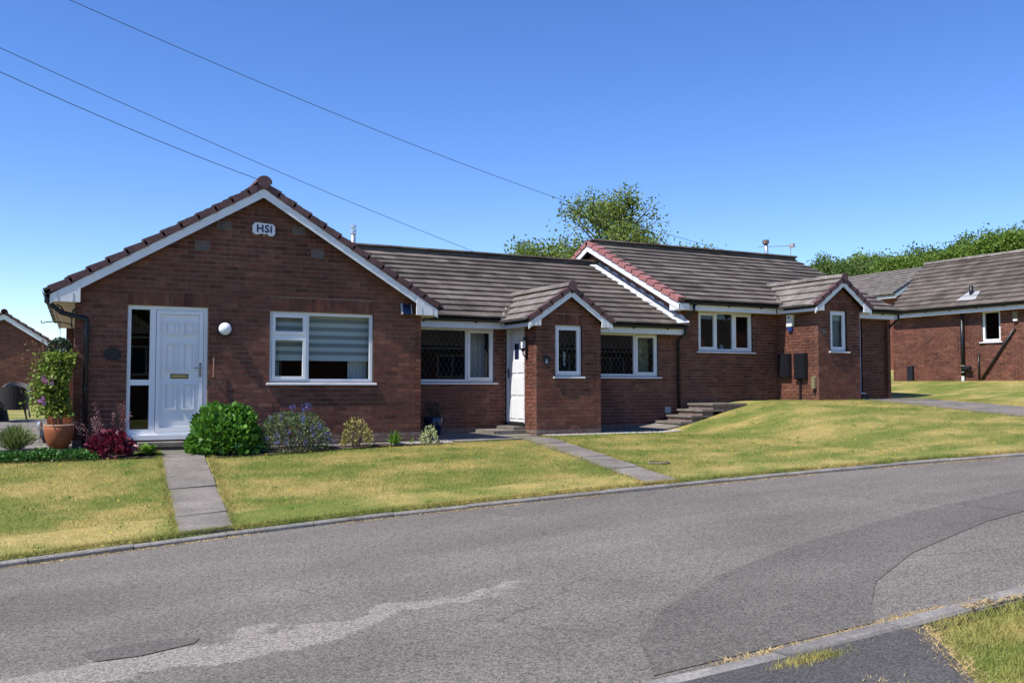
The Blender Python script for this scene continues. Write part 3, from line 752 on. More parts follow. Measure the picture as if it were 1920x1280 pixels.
downpipe(H1, [(.16, YV + .10, 2.14), (.16, YV + .10, 2.02), (.36, Y1 - .10, 1.86), (.70, Y1 - .05, 1.78), (.70, Y1 - .05, 1.70), (.70, Y1 - .05, -.2)], .036)
downpipe(H1, [(6.30, 16.8, 2.13), (6.30, 16.8, 2.03), (6.10, 16.95, 1.90), (6.09, 17.33, 1.84), (6.09, 17.33, -.15)], .034)
# the broad window with a two-tone striped blind
w = window(H1, F1, WN0, WN1, .85, 2.007, [(0, .355, 0, .655, True), (0, .355, .655, 1, True), (.355, 1, 0, 1, False)], sill_out=.05, room=2.2)
mb = MB(); mb2 = MB(); zt, zb = 1.98, 1.235; n = 11; hh = (zt - zb) / n
for i in range(n):
    (mb if i % 2 else mb2).box((3.41, Y1 + .19, zb + hh * i), (5.15, Y1 + .195, zb + hh * (i + 1) - .0005))
mb.build('blind_stripe', 'blind_dark', w); mb2.build('blind_stripe', 'blind_light', w)
mb = MB(); mb.box((3.41, Y1 + .18, zb - .025), (5.15, Y1 + .205, zb - .001)); mb.build('blind_rail', 'blind_light', w)
curtain(w, F1, WN1 - .36, WN1 - .02, .7, 2.05, -.30); curtain(w, F1, WN0 + .02, WN0 + .22, .7, 2.05, -.30)
# front door with side light
mb = MB(); fd = .05
def fbox(mb, u0, u1, z0, z1, d0, d1): F1.box(mb, u0, u1, z0, z1, d0, d1)
u0, u1 = D0, D1; us = D0 + .335
for a, b, c, d in ((u0, u0 + .055, .04, 2.02), (u1 - .06, u1, .04, 2.02), (us - .01, us + .075, .04, 2.02), (u0 + .055, us - .01, 1.96, 2.02), (us + .075, u1 - .06, 1.96, 2.02), (u0 + .055, us - .01, .04, .13), (u0 + .055, us - .01, .80, .885), (us + .075, u1 - .06, .04, .085)):
    fbox(mb, a, b, c, d, -.11, -.035)
door = mb.build('front_door', 'white', H1)
mb = MB(); fbox(mb, u0 - .03, u1 + .03, -.03, .04, -.11, .05); mb.build('door_sill', 'white', door)
mb = MB(); a, b = us + .082, u1 - .067
for q in ((a, a + .06, .09, 1.955), (b - .06, b, .09, 1.955), (a + .06, b - .06, 1.895, 1.955), (a + .06, b - .06, .09, .15)): fbox(mb, *q, -.10, -.022)
mb.build('sash', 'white', door)
mb = MB(); a += .063; b -= .063; fbox(mb, a, b, .153, 1.892, -.09, -.045); leaf = mb.build('door_leaf', 'white', door)
cx = (a + b) / 2; hw = (b - a)
for ua, ub in ((a + hw * .10, cx - hw * .07), (cx + hw * .07, b - hw * .10)):
    for za, zb in ((.42, .83), (1.02, 1.46), (1.58, 1.79)):
        mb = MB(); r = .022
        for q in ((ua, ub, za, za + r), (ua, ub, zb - r, zb), (ua, ua + r, za + r, zb - r), (ub - r, ub, za + r, zb - r)): fbox(mb, *q, -.046, -.024)
        fbox(mb, ua + r + .03, ub - r - .03, za + r + .03, zb - r - .03, -.046, -.030); mb.build('door_panel', 'white', door)
mb = MB(); fbox(mb, cx - .13, cx + .13, .905, .975, -.046, -.036); lb = mb.build('letterbox', 'black', door)
mb = MB(); fbox(mb, cx - .115, cx + .115, .918, .962, -.04, -.032); mb.build('letter_flap', 'brass', door)
mb = MB(); fbox(mb, b + .005, b + .04, .93, 1.15, -.03, -.012); mb.tube([F1.p(b + .02, 1.075, -.012), F1.p(b + .02, 1.075, .03), F1.p(b - .09, 1.07, .032)], .010, 8); mb.build('handle', 'chrome', door)
for za, zb in ((.135, .795), (.89, 1.955)):
    g = MB(); fbox(g, u0 + .058, us - .013, za, zb, -.075, -.071); g.build('pane', 'glass', door)
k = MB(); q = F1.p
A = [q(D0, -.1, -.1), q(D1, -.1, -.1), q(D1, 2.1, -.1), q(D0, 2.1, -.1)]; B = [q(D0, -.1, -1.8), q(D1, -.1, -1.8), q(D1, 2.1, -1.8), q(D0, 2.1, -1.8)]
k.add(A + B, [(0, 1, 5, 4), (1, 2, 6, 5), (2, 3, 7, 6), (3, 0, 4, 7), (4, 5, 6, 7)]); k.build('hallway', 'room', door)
k = MB(); k.box((D1 + .54 - .005, Y1 - .0, -.01), (D1 + .54 + .0, Y1 + .1, 2.02)); 
# step in front of the door
st = thing('door_step', 'two shallow concrete steps below the white panelled door', 'step', (1.95, 14.85, -.19))
mb = MB(); mb.box((1.42, 14.72, -.12), (2.52, Y1 - .06, -.055)); mb.build('tread', 'concrete', st)
mb = MB(); mb.box((1.48, 14.78, -.25), (2.46, Y1 - .06, -.122)); mb.build('riser', 'plinth', st)
# fittings
def disc(name, fr, u, z, d0, d1, r, m, parent, n=24, prof=None):
    V = []; F = []; pr = prof or [(r, d0), (r, d1)]
    for (rr, d) in pr:
        for j in range(n):
            t = 2 * math.pi * j / n; V.append(fr.p(u + rr * math.cos(t), z + rr * math.sin(t), d))
    for i in range(len(pr) - 1):
        for j in range(n): F.append((i * n + j, i * n + (j + 1) % n, (i + 1) * n + (j + 1) % n, (i + 1) * n + j))
    F.append(tuple((len(pr) - 1) * n + j for j in range(n)))
    return obj(name, mesh_from(name, V, F), m, parent, smooth=False)
lt = thing('bulkhead_lamp', 'round white bulkhead lamp with black ring beside the white front door', 'lamp', (2.69, Y1 - .01, 1.69))
disc('lamp_ring', F1, 2.69 - .54, 1.69, 0, .055, .118, 'black', lt)
o = disc('lamp_globe', F1, 2.69 - .54, 1.69, 0, 0, .1, 'lampglobe', lt, prof=[(.098, .055), (.095, .075), (.08, .10), (.055, .118), (.025, .127), (.004, .13)]); o.data.polygons.foreach_set('use_smooth', [True] * len(o.data.polygons))
al = thing('alarm_box', 'white alarm box lettered HSi high on the brick gable', 'alarm box', (3.275, Y1 - .01, 3.31))
ua, ub, za, zb = 3.10 - .54, 3.455 - .54, 3.215, 3.42; V = []
prof = [(ua + .03, za + .02), (ua + .09, za + .012), (ua + .12, za + .03), (ub - .12, za + .03), (ub - .09, za), (ub - .03, za), (ub, za + .03), (ub, zb - .045), (ub - .035, zb - .012), (ub - .1, zb - .01), (ua + .1, zb), (ua + .04, zb), (ua, zb - .04), (ua, za + .05)]
mb = MB(); mb.prism([F1.p(u, z, .004) for u, z in prof], F1.N * .055); cs = mb.build('casing', 'whiteb', al)
put_text('HSi', .168, F1, (ua + ub) / 2 + .005, (za + zb) / 2 + .003, .062, 'navy', al, bold=.0045)
mb = MB(); mb.tube([F1.p(3.275 - .54 + .01, za + .03, .03), F1.p(3.275 - .54 + .01, za - .004, .03)], .006, 6); mb.build('tamper_led', 'whiteb', al)
for (x, z) in ((2.33, 2.985), (2.655, 3.34), (3.86, 3.345), (4.175, 2.978)):
    where = {2.33: 'lower one left of the alarm box', 2.655: 'upper one left of the alarm box', 3.86: 'upper one right of the alarm box', 4.175: 'lower one right of the alarm box'}[x]
    v = thing('air_vent', 'grey louvred air vent in the brick gable, ' + where, 'vent', (x, Y1, z), 'air vents in the gable'); uu = x - .54
    mb = MB(); F1.box(mb, uu - .108, uu + .108, z - .07, z + .07, .004, .009); mb.build('backing', 'rust', v)
    mb = MB()
    for qd in ((uu - .112, uu - .1, z - .074, z + .074), (uu + .1, uu + .112, z - .074, z + .074), (uu - .1, uu + .1, z + .064, z + .074), (uu - .1, uu + .1, z - .074, z - .064)): F1.box(mb, *qd, .004, .016)
    mb.build('vent_frame', 'rust', v)
    for i in range(6):
        zz = z - .052 + i * .021; mb = MB(); mb.prism([F1.p(uu - .1, zz, .009), F1.p(uu - .1, zz - .008, .017), F1.p(uu - .1, zz - .004, .018), F1.p(uu - .1, zz + .004, .009)], F1.U * .2); mb.build('louvre', 'vent_grey', v)
sl = thing('solar_light', 'small tilted solar security light under the right eave of the gable', 'light', (5.74, Y1 - .05, 2.1)); uu = 5.74 - .54
mb = MB(); mb.prism([F1.p(uu - .075, 2.19, .03), F1.p(uu + .075, 2.19, .03), F1.p(uu + .055, 2.02, .12), F1.p(uu - .095, 2.02, .12)], Vector((0, -.02, .012))); mb.build('panel', 'solar', sl)
mb = MB(); mb.prism([F1.p(uu - .105, 2.20, .02), F1.p(uu - .075, 2.20, .02), F1.p(uu - .095, 2.01, .115), F1.p(uu - .125, 2.01, .115)], Vector((0, -.03, .015))); mb.prism([F1.p(uu + .075, 2.19, .025), F1.p(uu + .092, 2.19, .025), F1.p(uu + .072, 2.02, .115), F1.p(uu + .055, 2.02, .115)], Vector((0, -.03, .015))); F1.box(mb, uu - .03, uu + .03, 2.06, 2.16, .002, .05); mb.build('casing', 'grey_pipe', sl)
nb = disc('house_plaque', F1, 1.055 - .54, 1.265, .006, .02, .105, 'black', None); nb.data.transform(Matrix.Translation((1.055, 0, 1.265)) @ Matrix.Diagonal((1.18, 1, .92, 1)) @ Matrix.Translation((-1.055, 0, -1.265))); tag(nb, 'dark oval house plaque on the brick wall left of the white front door', 'plaque')
hr = thing('grab_rail', 'slim copper brown grab rail on the brick wall right of the white door', 'rail', (2.52, Y1 - .05, 1.1))
mb = MB(); mb.tube([F1.p(1.985, 1.22, .005), F1.p(1.985, 1.22, .055), F1.p(1.985, .93, .055), F1.p(1.985, .93, .005)], .012, 8); mb.build('bar', 'copper', hr)
br = thing('basket_bracket', 'black scrolled hanging basket bracket on the left corner of the gable house', 'bracket', (.54, 15.3, 1.75))
mb = MB(); mb.tube([(.54, 15.32, 1.95), (.50, 15.32, 1.80), (.42, 15.32, 1.86), (.36, 15.32, 1.97), (.30, 15.32, 2.0)], .013, 6); mb.tube([(.53, 15.32, 1.70), (.40, 15.32, 1.735), (.26, 15.32, 1.745), (.16, 15.32, 1.735), (.12, 15.32, 1.715), (.10, 15.32, 1.735), (.10, 15.32, 1.755)], .009, 6); mb.tube([(.52, 15.32, 1.93), (.50, 15.32, 1.70), (.53, 15.32, 1.62)], .010, 6)
mb.build('scroll', 'black', br)

# ================================================================== houses 2 and 3: the row to the right
def row_house(name, label, dz, X0, X1, px0, px1, ridge_y=21.0, roofx=(None, None)):
    Yw, Yp = 17.4, 16.05
    H = thing(name, label, 'house', ((X0 + X1) / 2, Yw, dz)); H['dz'] = dz
    return H
def row_roof(H, dz, xa, xb, n_single=300):
    Ye, ze, Yr, zrid = 17.05, 2.165 + dz, 21.0, 4.02 + dz
    sl = math.hypot(Yr - Ye, zrid - ze); b = Vector((0, Yr - Ye, zrid - ze)) / sl
    r = roof_slope(H, (xa, Ye, ze), (1, 0, 0), b, xb - xa, sl, n_single=n_single)
    b2 = Vector((0, -(Yr - Ye), zrid - ze)) / sl
    roof_slope(H, (xa, 2 * Yr - Ye, ze), (1, 0, 0), b2, xb - xa, sl, n_single=0, name='rear_roof')
    ridge_run(H, (xa, Yr, zrid + .045), (xb, Yr, zrid + .045), .11, .45, 'tile_old')
    return r
def porch(H, dz, x0, x1, exl, exr, base, openings, soldiers, n_single):
    Yw, Yp, Yv = 17.4, 16.05, 15.85; W = x1 - x0; ax = (exl + exr) / 2; az, ez = 2.80 + dz, 2.13 + dz
    Fp = Frame((x0, Yp), (1, 0), (0, -1)); gl = [((exl - x0, ez - .18), (ax - x0, az - .18)), ((ax - x0, az - .18), (exr - x0, ez - .18))]
    brick_wall(H, Fp, W, base, 2.7 + dz, openings, soldiers, gl, plinth=3, n_single=n_single)
    Fr = Frame((x1, Yp), (0, 1), (1, 0)); brick_wall(H, Fr, Yw - Yp, base, 2.0 + dz, plinth=3, n_single=0)
    sl = math.hypot(ax - exl, az - ez)
    for sx, xe in ((1, exl), (-1, exr)):
        b = Vector((sx * (ax - exl), 0, az - ez)) / sl
        def ext(d, sx=sx):
            z = ez + (az - ez) * d / sl; return (0, max(.05, 17.05 + (z - 2.2 - dz) / .471 - Yv - .02))
        roof_slope(H, (xe - sx * .03, Yv + .02, ez - .06), (0, 1, 0), b, 2, sl - .01, ext, gauge=.31, m='tile_old', n_single=60, name='porch_roof')
        verge_run(H, (xe, Yv, ez), (ax, Yv, az), (0, .15, 0), 4)
        board(H, (xe, Yv + .022, ez), (ax, Yv + .022, az), .095, .13, (0, Yv + .022, 0), (0, Yv + .045, 0))
        xi = xe + sx * .27; tp = math.tan(math.atan2(az - ez, ax - exl)); mb = MB()
        mb.prism([(xe + sx * .02, Yv + .01, 1.975 + dz), (xi, Yv + .01, 1.975 + dz), (xi, Yv + .01, ez - .10 + .25 * tp), (xe + sx * .02, Yv + .01, ez - .09)], (0, .028, 0)); mb.build('eave_box', 'whiteb', H)
        for g in (.09, .19):
            mb = MB(); mb.box((xe + sx * g, Yv + .005, 1.976 + dz), (xe + sx * (g + .005), Yv + .0105, 2.09 + dz)); mb.build('board_joint', 'grey_pipe', H)
        mb = MB(); mb.box((xe + sx * .015, Yv + .04, 1.965 + dz), (xe + sx * .035, 17.14, 2.10 + dz)); mb.build('fascia', 'whiteb', H)
        xs_ = (xe + sx * .036, x0 if sx > 0 else x1); mb = MB(); mb.box((min(xs_), Yv + .04, 1.975 + dz), (max(xs_), Yw, 1.99 + dz)); mb.build('soffit', 'cream', H)
        gutter(H, (xe + sx * .012, Yv + .1, 2.125 + dz), (xe + sx * .012, 17.03, 2.125 + dz), (-sx, 0, 0), r=.05)
        # mortar filled valley
        mb = MB(); V0 = Vector((xe - sx * .02, 17.0, 2.17 + dz)); V1 = Vector((ax, 17.05 + (az - 2.165 - dz) / .471 + .1, az + .03)); t = (V1 - V0).normalized(); sd = Vector((sx * .6, -.5, 0)).normalized() * .05
        mb.tube([V0, V0.lerp(V1, .5) + Vector((0, 0, .01)), V1], [.035, .028, .025], 8); mb.build('valley_mortar', 'kerb' if sx > 0 else 'deck', H)
    ridge_run(H, (ax, Yv - .015, az + .03), (ax, 18.42, az + .03), .10, .42, 'tile_old')
    mb = MB(); mb.tube([(ax, Yv - .03, az), (ax, Yv - .012, az)], .10, 16); mb.build('ridge_end_cap', 'verge', H)
    mb = MB(); mb.box((ax - .02, Yv - .01, az - .16), (ax + .02, Yv + .02, az - .10)); mb.build('cap_clip', 'black', H)
    return Fp
def eave_front(H, dz, xa, xb, gut=True):
    mb = MB(); mb.box((xa, 17.14, 1.965 + dz), (xb, 17.16, 2.115 + dz)); mb.build('fascia', 'whiteb', H)
    mb = MB(); mb.box((xa, 17.161, 1.975 + dz), (xb, 17.398, 1.99 + dz)); mb.build('soffit', 'cream', H)
    if gut: gutter(H, (xa, 17.138, 2.145 + dz), (xb, 17.138, 2.145 + dz), (0, -1, 0), r=.052)
Y2 = 17.4
H2 = row_house('recessed_bungalow', 'low brick bungalow set back between the gable house and the higher house, with leaded windows', 0, 6.03, 13.45, 8.86, 10.375)
F2 = Frame((6.03, Y2), (1, 0), (0, -1))
wl0, wl1 = 6.62 - 6.03, 8.60 - 6.03; wr0, wr1 = 10.98 - 6.03, 12.825 - 6.03
brick_wall(H2, F2, 8.86 - 6.03, -.3, 2.0, [(wl0, wl1, .865, 1.985)], plinth=3, n_single=120)
F2b = Frame((10.375, Y2), (1, 0), (0, -1)); wb0, wb1 = 10.98 - 10.375, 12.825 - 10.375
brick_wall(H2, F2b, 13.45 - 10.375, -.3, 2.0, [(wb0, wb1, 1.0, 1.985)], plinth=3, n_single=100)
row_roof(H2, 0, 6.0, 13.44)
eave_front(H2, 0, 6.32, 8.62); eave_front(H2, 0, 10.55, 13.36)
Fp2 = porch(H2, 0, 8.86, 10.375, 8.60, 10.56, -.3, [(9.295 - 8.86, 9.925 - 8.86, .985, 2.01)], [(9.295 - 8.86, 9.925 - 8.86, 2.012)], 80)
w = window(H2, F2, wl0, wl1, .865, 1.985, [(0, .69, 0, 1, False), (.69, 1, 0, 1, True)], lattice=True, room=2.4, sill_ext=.07)
curtain(w, F2, wl1 - .40, wl1 - .06, .8, 2.0, -.35, 'fabric', 6)
w = window(H2, F2b, wb0, wb1, 1.0, 1.985, [(0, .66, 0, 1, False), (.66, 1, 0, 1, True)], lattice=True, room=2.4, sill_ext=.07)
curtain(w, F2b, wb1 - .42, wb1 - .06, .9, 2.0, -.3, 'interiorcurtain', 7)
w = window(H2, Fp2, 9.295 - 8.86, 9.925 - 8.86, .985, 2.01, [(0, 1, 0, 1, True)], lattice=True, room=.9, sill_ext=.05)
mb = MB(); mb.lathe([(.03, 0), (.035, .02), (.012, .06), (.02, .12), (.035, .2), (.02, .26), (.008, .30)], (9.62, Y2 - 1.35 + .2, 1.2), 10); mb.build('ornament', 'fabric', w)
# porch door, in the porch's side wall
Fs = Frame((8.86, Y2), (0, -1), (-1, 0)); sw = Y2 - 16.05
brick_wall(H2, Fs, sw, -.3, 2.0, [(.0, .86, -.02, 1.985)], plinth=3, n_single=60)
mb = MB()
for q in ((0.02, .085, .03, 1.985), (.80, .86, .03, 1.985), (.085, .80, 1.93, 1.985)): Fs.box(mb, *q, -.10, -.015)
pd = mb.build('porch_door', 'white', H2)
mb = MB(); Fs.box(mb, .09, .795, .05, 1.925, -.085, -.04); mb.build('door_leaf', 'white', pd)
for za, zb in ((.12, .52), (.60, .98), (1.06, 1.30), (1.72, 1.86)):
    for ua, ub in ((.13, .42), (.47, .76)):
        mb = MB(); Fs.box(mb, ua, ub, za, zb, -.041, -.028); mb.build('door_panel', 'white', pd)
mb = MB(); Fs.box(mb, .36, .54, 1.34, 1.66, -.04, -.034); mb.build('door_light', 'solar', pd)
mb = MB(); Fs.box(mb, .09, .12, .95, 1.15, -.04, -.02); mb.tube([Fs.p(.105, 1.08, -.02), Fs.p(.105, 1.08, .02), Fs.p(.19, 1.08, .022)], .009, 8); mb.build('handle', 'black', pd)
mb = MB(); Fs.box(mb, 0.0, .87, -.03, .03, -.10, .02); mb.build('threshold', 'black', pd)
sp = thing('porch_step', 'concrete step at the white side door of the porch', 'step', (8.5, 16.95, -.19))
mb = MB(); mb.box((8.12, 16.45, -.25), (8.85, 17.33, -.10)); mb.build('tread', 'concrete', sp)
mb = MB(); mb.box((8.6, 16.52, -.1), (8.85, 17.3, -.035)); mb.build('upper_tread', 'concrete', sp)
ln = thing('coach_lantern', 'black coach lantern on the sunlit porch pier beside the white door', 'lantern', (8.80, 16.41, 1.5))
cx, cy = 8.755, 16.41
mb = MB(); mb.lathe([(.005, .0), (.025, .02), (.05, .05), (.062, .07), (.062, .08)], (cx, cy, 1.46), 6); mb.build('lantern_base', 'black', ln)
mb = MB(); mb.lathe([(.052, 0), (.060, .15)], (cx, cy, 1.54), 6); mb.build('lantern_glass', 'lampglobe', ln)
mb = MB()
for j in range(6):
    t = 2 * math.pi * j / 6; mb.tube([(cx + .056 * math.cos(t), cy + .056 * math.sin(t), 1.54), (cx + .064 * math.cos(t), cy + .064 * math.sin(t), 1.69)], .006, 5)
mb.lathe([(.075, 0), (.07, .015), (.03, .06), (.02, .075), (.006, .09)], (cx, cy, 1.69), 6); mb.build('lantern_cage', 'black', ln)
mb = MB(); mb.tube([(8.85, cy, 1.36), (8.79, cy, 1.38), (8.76, cy, 1.42), (cx, cy, 1.47)], .014, 8); Fs.box(mb, Y2 - cy - .035, Y2 - cy + .035, 1.33, 1.50, .006, .02); mb.build('lantern_arm', 'black', ln)
pl = thing('number_plaque', 'round black number plaque on the porch front beside the narrow leaded window', 'plaque', (9.09, 16.04, 1.30))
disc('disc', Fp2, 9.09 - 8.86, 1.30, .006, .016, .095, 'black', pl); put_text('3.', .10, Fp2, 9.10 - 8.86, 1.275, .017, 'whiteb', pl, .002)
downpipe(H2, [(13.36, 17.08, 2.13), (13.36, 17.08, 1.98), (13.36, 17.34, 1.86), (13.36, 17.34, -.1)], .034)
vb = thing('small_wall_vent', 'small pale vent plate low on the brick wall beside the black downpipe', 'vent', (13.1, Y2, .22)); mb = MB(); F2.box(mb, 13.0 - 6.03, 13.16 - 6.03, .16, .30, .004, .014); mb.build('plate', 'grey_pipe', vb)
mb = MB(); F2.box(mb, 12.98 - 6.03, 13.18 - 6.03, .15, .31, .004, .01); mb.build('surround', 'rust', vb)
fl = thing('flue_pipe', 'short steel flue rising behind the gable roof slope', 'flue', (7.0, 21.4, 3.9))
mb = MB(); mb.tube([(6.85, 21.6, 3.6), (6.85, 21.6, 4.54)], .06, 12); mb.build('pipe', 'steel', fl, True); mb = MB(); mb.tube([(6.85, 21.6, 4.46), (6.85, 21.6, 4.58)], .075, 12); mb.tube([(6.85, 21.6, 4.62), (6.85, 21.6, 4.68)], .075, 12); mb.build('cowl', 'steel', fl)

dz = .58
H3 = row_house('upper_bungalow', 'brick bungalow standing highest of the row, red verge tiles and two black meter boxes', dz, 13.45, 20.3, 16.46, 17.85)
F3 = Frame((13.45, Y2), (1, 0), (0, -1))
brick_wall(H3, F3, 16.46 - 13.45, -.3, 2.0 + dz, [(13.99 - 13.45, 15.67 - 13.45, 1.615, 2.565)], plinth=0, n_single=120)
F3b = Frame((17.85, Y2), (1, 0), (0, -1)); brick_wall(H3, F3b, 20.3 - 17.85, .2, 2.0 + dz, [(18.3 - 17.85, 19.43 - 17.85, .62, 2.565)], plinth=3, n_single=40)
window(H3, F3b, 18.3 - 17.85, 19.43 - 17.85, .62, 2.565, [(0, .5, 0, 1, False), (.5, 1, 0, 1, False)], room=2, sill_ext=.06)
row_roof(H3, dz, 13.17, 20.55)
eave_front(H3, dz, 13.2, 16.2); eave_front(H3, dz, 18.1, 20.5)
# gable wall above the lower roof, red verge and its white board
ze3, zr3 = 2.165 + dz, 4.02 + dz
Fg = Frame((13.45, 24.6), (0, -1), (-1, 0)); brick_wall(H3, Fg, 7.2, 1.7, 4.6, gable=[((-.35, ze3 - .17), (3.6, zr3 - .17)), ((3.6, zr3 - .17), (7.55, ze3 - .17))], plinth=0, n_single=0)
for sy, ye in ((1, 17.05), (-1, 24.95)):
    verge_run(H3, (13.13, ye, ze3 + .055), (13.13, 21.0, zr3 + .055), (.19, 0, 0), 13, 'verge_red', h=.12)
    lo, hi = Vector((13.155, ye, ze3 + .04)), Vector((13.155, 21.0, zr3 + .04)); mb = MB(); d = Vector((0, 0, 1))
    mb.prism([lo - d * .11, hi - d * .11, hi - d * .25, lo - d * .25], (.03, 0, 0)); mb.build('bargeboard', 'whiteb', H3)
mb = MB(); mb.prism([(13.17, 17.05, 1.965 + dz), (13.17, 17.42, 1.965 + dz), (13.17, 17.42, 2.27 + dz), (13.17, 17.05, 2.12 + dz)], (.28, 0, 0)); mb.build('eave_box', 'whiteb', H3)
mb = MB(); mb.box((20.28, 17.3, -.2), (20.38, 24.6, 2.6)); mb.prism([(20.3, 17.4, 2.59), (20.3, 24.6, 2.59), (20.3, 21, 4.4)], (.08, 0, 0)); mb.build('side_wall', 'brick', H3)
mb = MB(); mb.box((6.1, 24.5, -.3), (20.3, 24.6, 2.6)); mb.build('back_wall', 'brick', H3)
# white flashing dressed down onto the lower roof
fl = thing('roof_flashing', 'ragged white flashing strip where the lower roof meets the higher gable wall', 'flashing', (13.4, 19, 3))
b = Vector((0, 3.95, 1.855)).normalized(); nrm = Vector((0, -1.855, 3.95)).normalized(); V = []; F = []; n = 60; L = 4.37
for i in range(n + 1):
    d = L * i / n; p = Vector((0, 17.05, 2.165)) + b * d + nrm * .062
    wv = .30 + random.uniform(-.03, .03) + (.03 if i % 4 < 2 else -.03)
    V += [p + Vector((13.44 - wv, 0, 0)), p + Vector((13.44 - wv * .5, 0, .012 + random.uniform(-.006, .01))), p + Vector((13.435, 0, .03)), p + Vector((13.432, 0, .05 + .035 * ((i // 3) % 2)))]
for i in range(n):
    for j in range(3): F.append((i * 4 + j, i * 4 + j + 1, i * 4 + j + 5, i * 4 + j + 4))
obj('sheet', mesh_from('sheet', V, F), 'lead', fl)
w = window(H3, F3, 13.99 - 13.45, 15.67 - 13.45, 1.615, 2.565, [(0, .34, 0, 1, True), (.34, .66, 0, 1, False), (.66, 1, 0, 1, True)], room=2.2, sill_ext=.06)
mb = MB(); mb.lathe([(.16, 0), (.10, .22), (.05, .24)], (15.0, 18.6, 1.75), 14); mb.build('lamp_shade', 'redthing', w)
mb = MB(); mb.lathe([(.02, 0), (.05, .05), (.05, .1), (.02, .14)], (14.8, 17.75, 1.63), 10); mb.lathe([(.02, 0), (.04, .05), (.045, .12), (.015, .16)], (14.98, 17.75, 1.63), 10); mb.build('ornament', 'fabric', w)
Fp3 = porch(H3, dz, 16.46, 17.85, 16.22, 18.07, .2, [(16.865 - 16.46, 17.41 - 16.46, 1.62, 2.58)], [(16.865 - 16.46, 17.41 - 16.46, 2.582)], 60)
w = window(H3, Fp3, 16.865 - 16.46, 17.41 - 16.46, 1.62, 2.58, [(0, 1, 0, 1, True)], room=.9, sill_ext=.06)
curtain(w, Fp3, .45, .92, 1.6, 2.6, -.2, 'blind_dark', 5, .01)
Fs3 = Frame((16.46, Y2), (0, -1), (-1, 0)); brick_wall(H3, Fs3, Y2 - 16.05, .2, 2.0 + dz, plinth=3, n_single=160)
def meter(u0, u1, z0, z1, lab):
    t = thing('meter_box', lab, 'meter box', (16.4, Y2 - (u0 + u1) / 2, z0), 'meter boxes'); mb = MB()
    Fs3.box(mb, u0, u1, z0, z1, .006, .10); mb.build('casing', 'black', t)
    mb = MB(); mb.prism([Fs3.p(u0 + .02, z0 + .02, .10), Fs3.p(u1 - .02, z0 + .02, .10), Fs3.p(u1 - .02, z1 - .02, .115), Fs3.p(u0 + .02, z1 - .02, .115)], Fs3.N * .012); mb.build('lid', 'black', t)
    return t
meter(.12, .50, .98, 1.57, 'black meter box in the shaded inner corner of the porch wall')
mt = meter(.66, 1.03, .95, 1.57, 'black meter box on the sunlit porch wall with a conduit below')
mb = MB(); mb.tube([Fs3.p(.80, .95, .04), Fs3.p(.80, .42, .04)], .025, 8); mb.build('conduit', 'black', mt)
gv = thing('gas_cover', 'small olive cover box low on the sunlit porch wall near the corner', 'meter cover', (16.42, 16.2, .75))
mb = MB(); mb.prism([Fs3.p(1.19, .72, .006), Fs3.p(1.30, .72, .006), Fs3.p(1.30, .98, .006), Fs3.p(1.27, 1.02, .006), Fs3.p(1.22, 1.02, .006), Fs3.p(1.19, .98, .006)], Fs3.N * .07); mb.build('casing', 'olive', gv)
mb = MB(); mb.tube([Fs3.p(1.25, .72, .03), Fs3.p(1.25, .60, .03)], .02, 8); mb.build('pipe', 'black', gv)
ab = thing('alarm_box', 'white and blue alarm box under the porch eave beside the meter boxes', 'alarm box', (16.42, 16.9, 2.35))
mb = MB(); mb.prism([Fs3.p(.40, 2.23, .006), Fs3.p(.58, 2.23, .006), Fs3.p(.60, 2.52, .006), Fs3.p(.41, 2.52, .006)], Fs3.N * .07); mb.build('casing', 'whiteb', ab)
mb = MB(); mb.prism([Fs3.p(.41, 2.225, .006), Fs3.p(.575, 2.225, .006), Fs3.p(.56, 2.12, .006), Fs3.p(.44, 2.12, .006)], Fs3.N * .06); mb.build('strobe', 'bluebox', ab)
mb = MB(); mb.prism([Fs3.p(.455, 2.43, .0765), Fs3.p(.535, 2.43, .0765), Fs3.p(.47, 2.49, .0765)], Fs3.N * .002); mb.build('triangle_mark', 'bluebox', ab)
np3 = disc('number_plaque', Fp3, 16.66 - 16.46, 2.08, .006, .014, .07, 'rust', None); tag(np3, 'small dull round plaque on the higher porch beside its narrow window', 'plaque')
downpipe(H3, [(13.62, 17.08, 2.11 + dz), (13.62, 17.08, 1.94 + dz), (13.52, 17.30, 1.80 + dz), (13.40, 17.35, 1.72 + dz)], .034)
downpipe(H3, [(20.45, 17.08, 2.11 + dz), (20.45, 17.08, 1.97 + dz), (20.36, 17.3, 1.78 + dz), (20.345, 17.36, 1.7 + dz)], .032)
mb = MB(); mb.tube([(20.345, 17.36, 2.28), (20.345, 17.36, .45)], .034, 10); mb.build('downpipe', 'grey_pipe', H3, True)
fl = thing('flue_pipe', 'steel flue with rusty cap on the ridge of the higher bungalow', 'flue', (19.6, 21.2, 4.6))
mb = MB(); mb.tube([(19.62, 21.1, 4.4), (19.56, 21.1, 5.08)], .06, 12); mb.build('pipe', 'steel', fl, True); mb = MB(); mb.tube([(19.56, 21.1, 5.06), (19.555, 21.1, 5.17)], .10, 12); mb.build('cap', 'rust', fl)
ae = thing('tv_aerial', 'thin television aerial on a mast behind the ridge', 'aerial', (22.6, 23.5, 3.4))
mb = MB(); mb.tube([(22.9, 23.5, 3.4), (22.9, 23.5, 5.55)], .016, 6); mb.build('mast', 'grey_pipe', ae)
mb = MB(); mb.tube([(22.98, 23.5, 5.56), (21.85, 23.9, 5.50)], .012, 6)
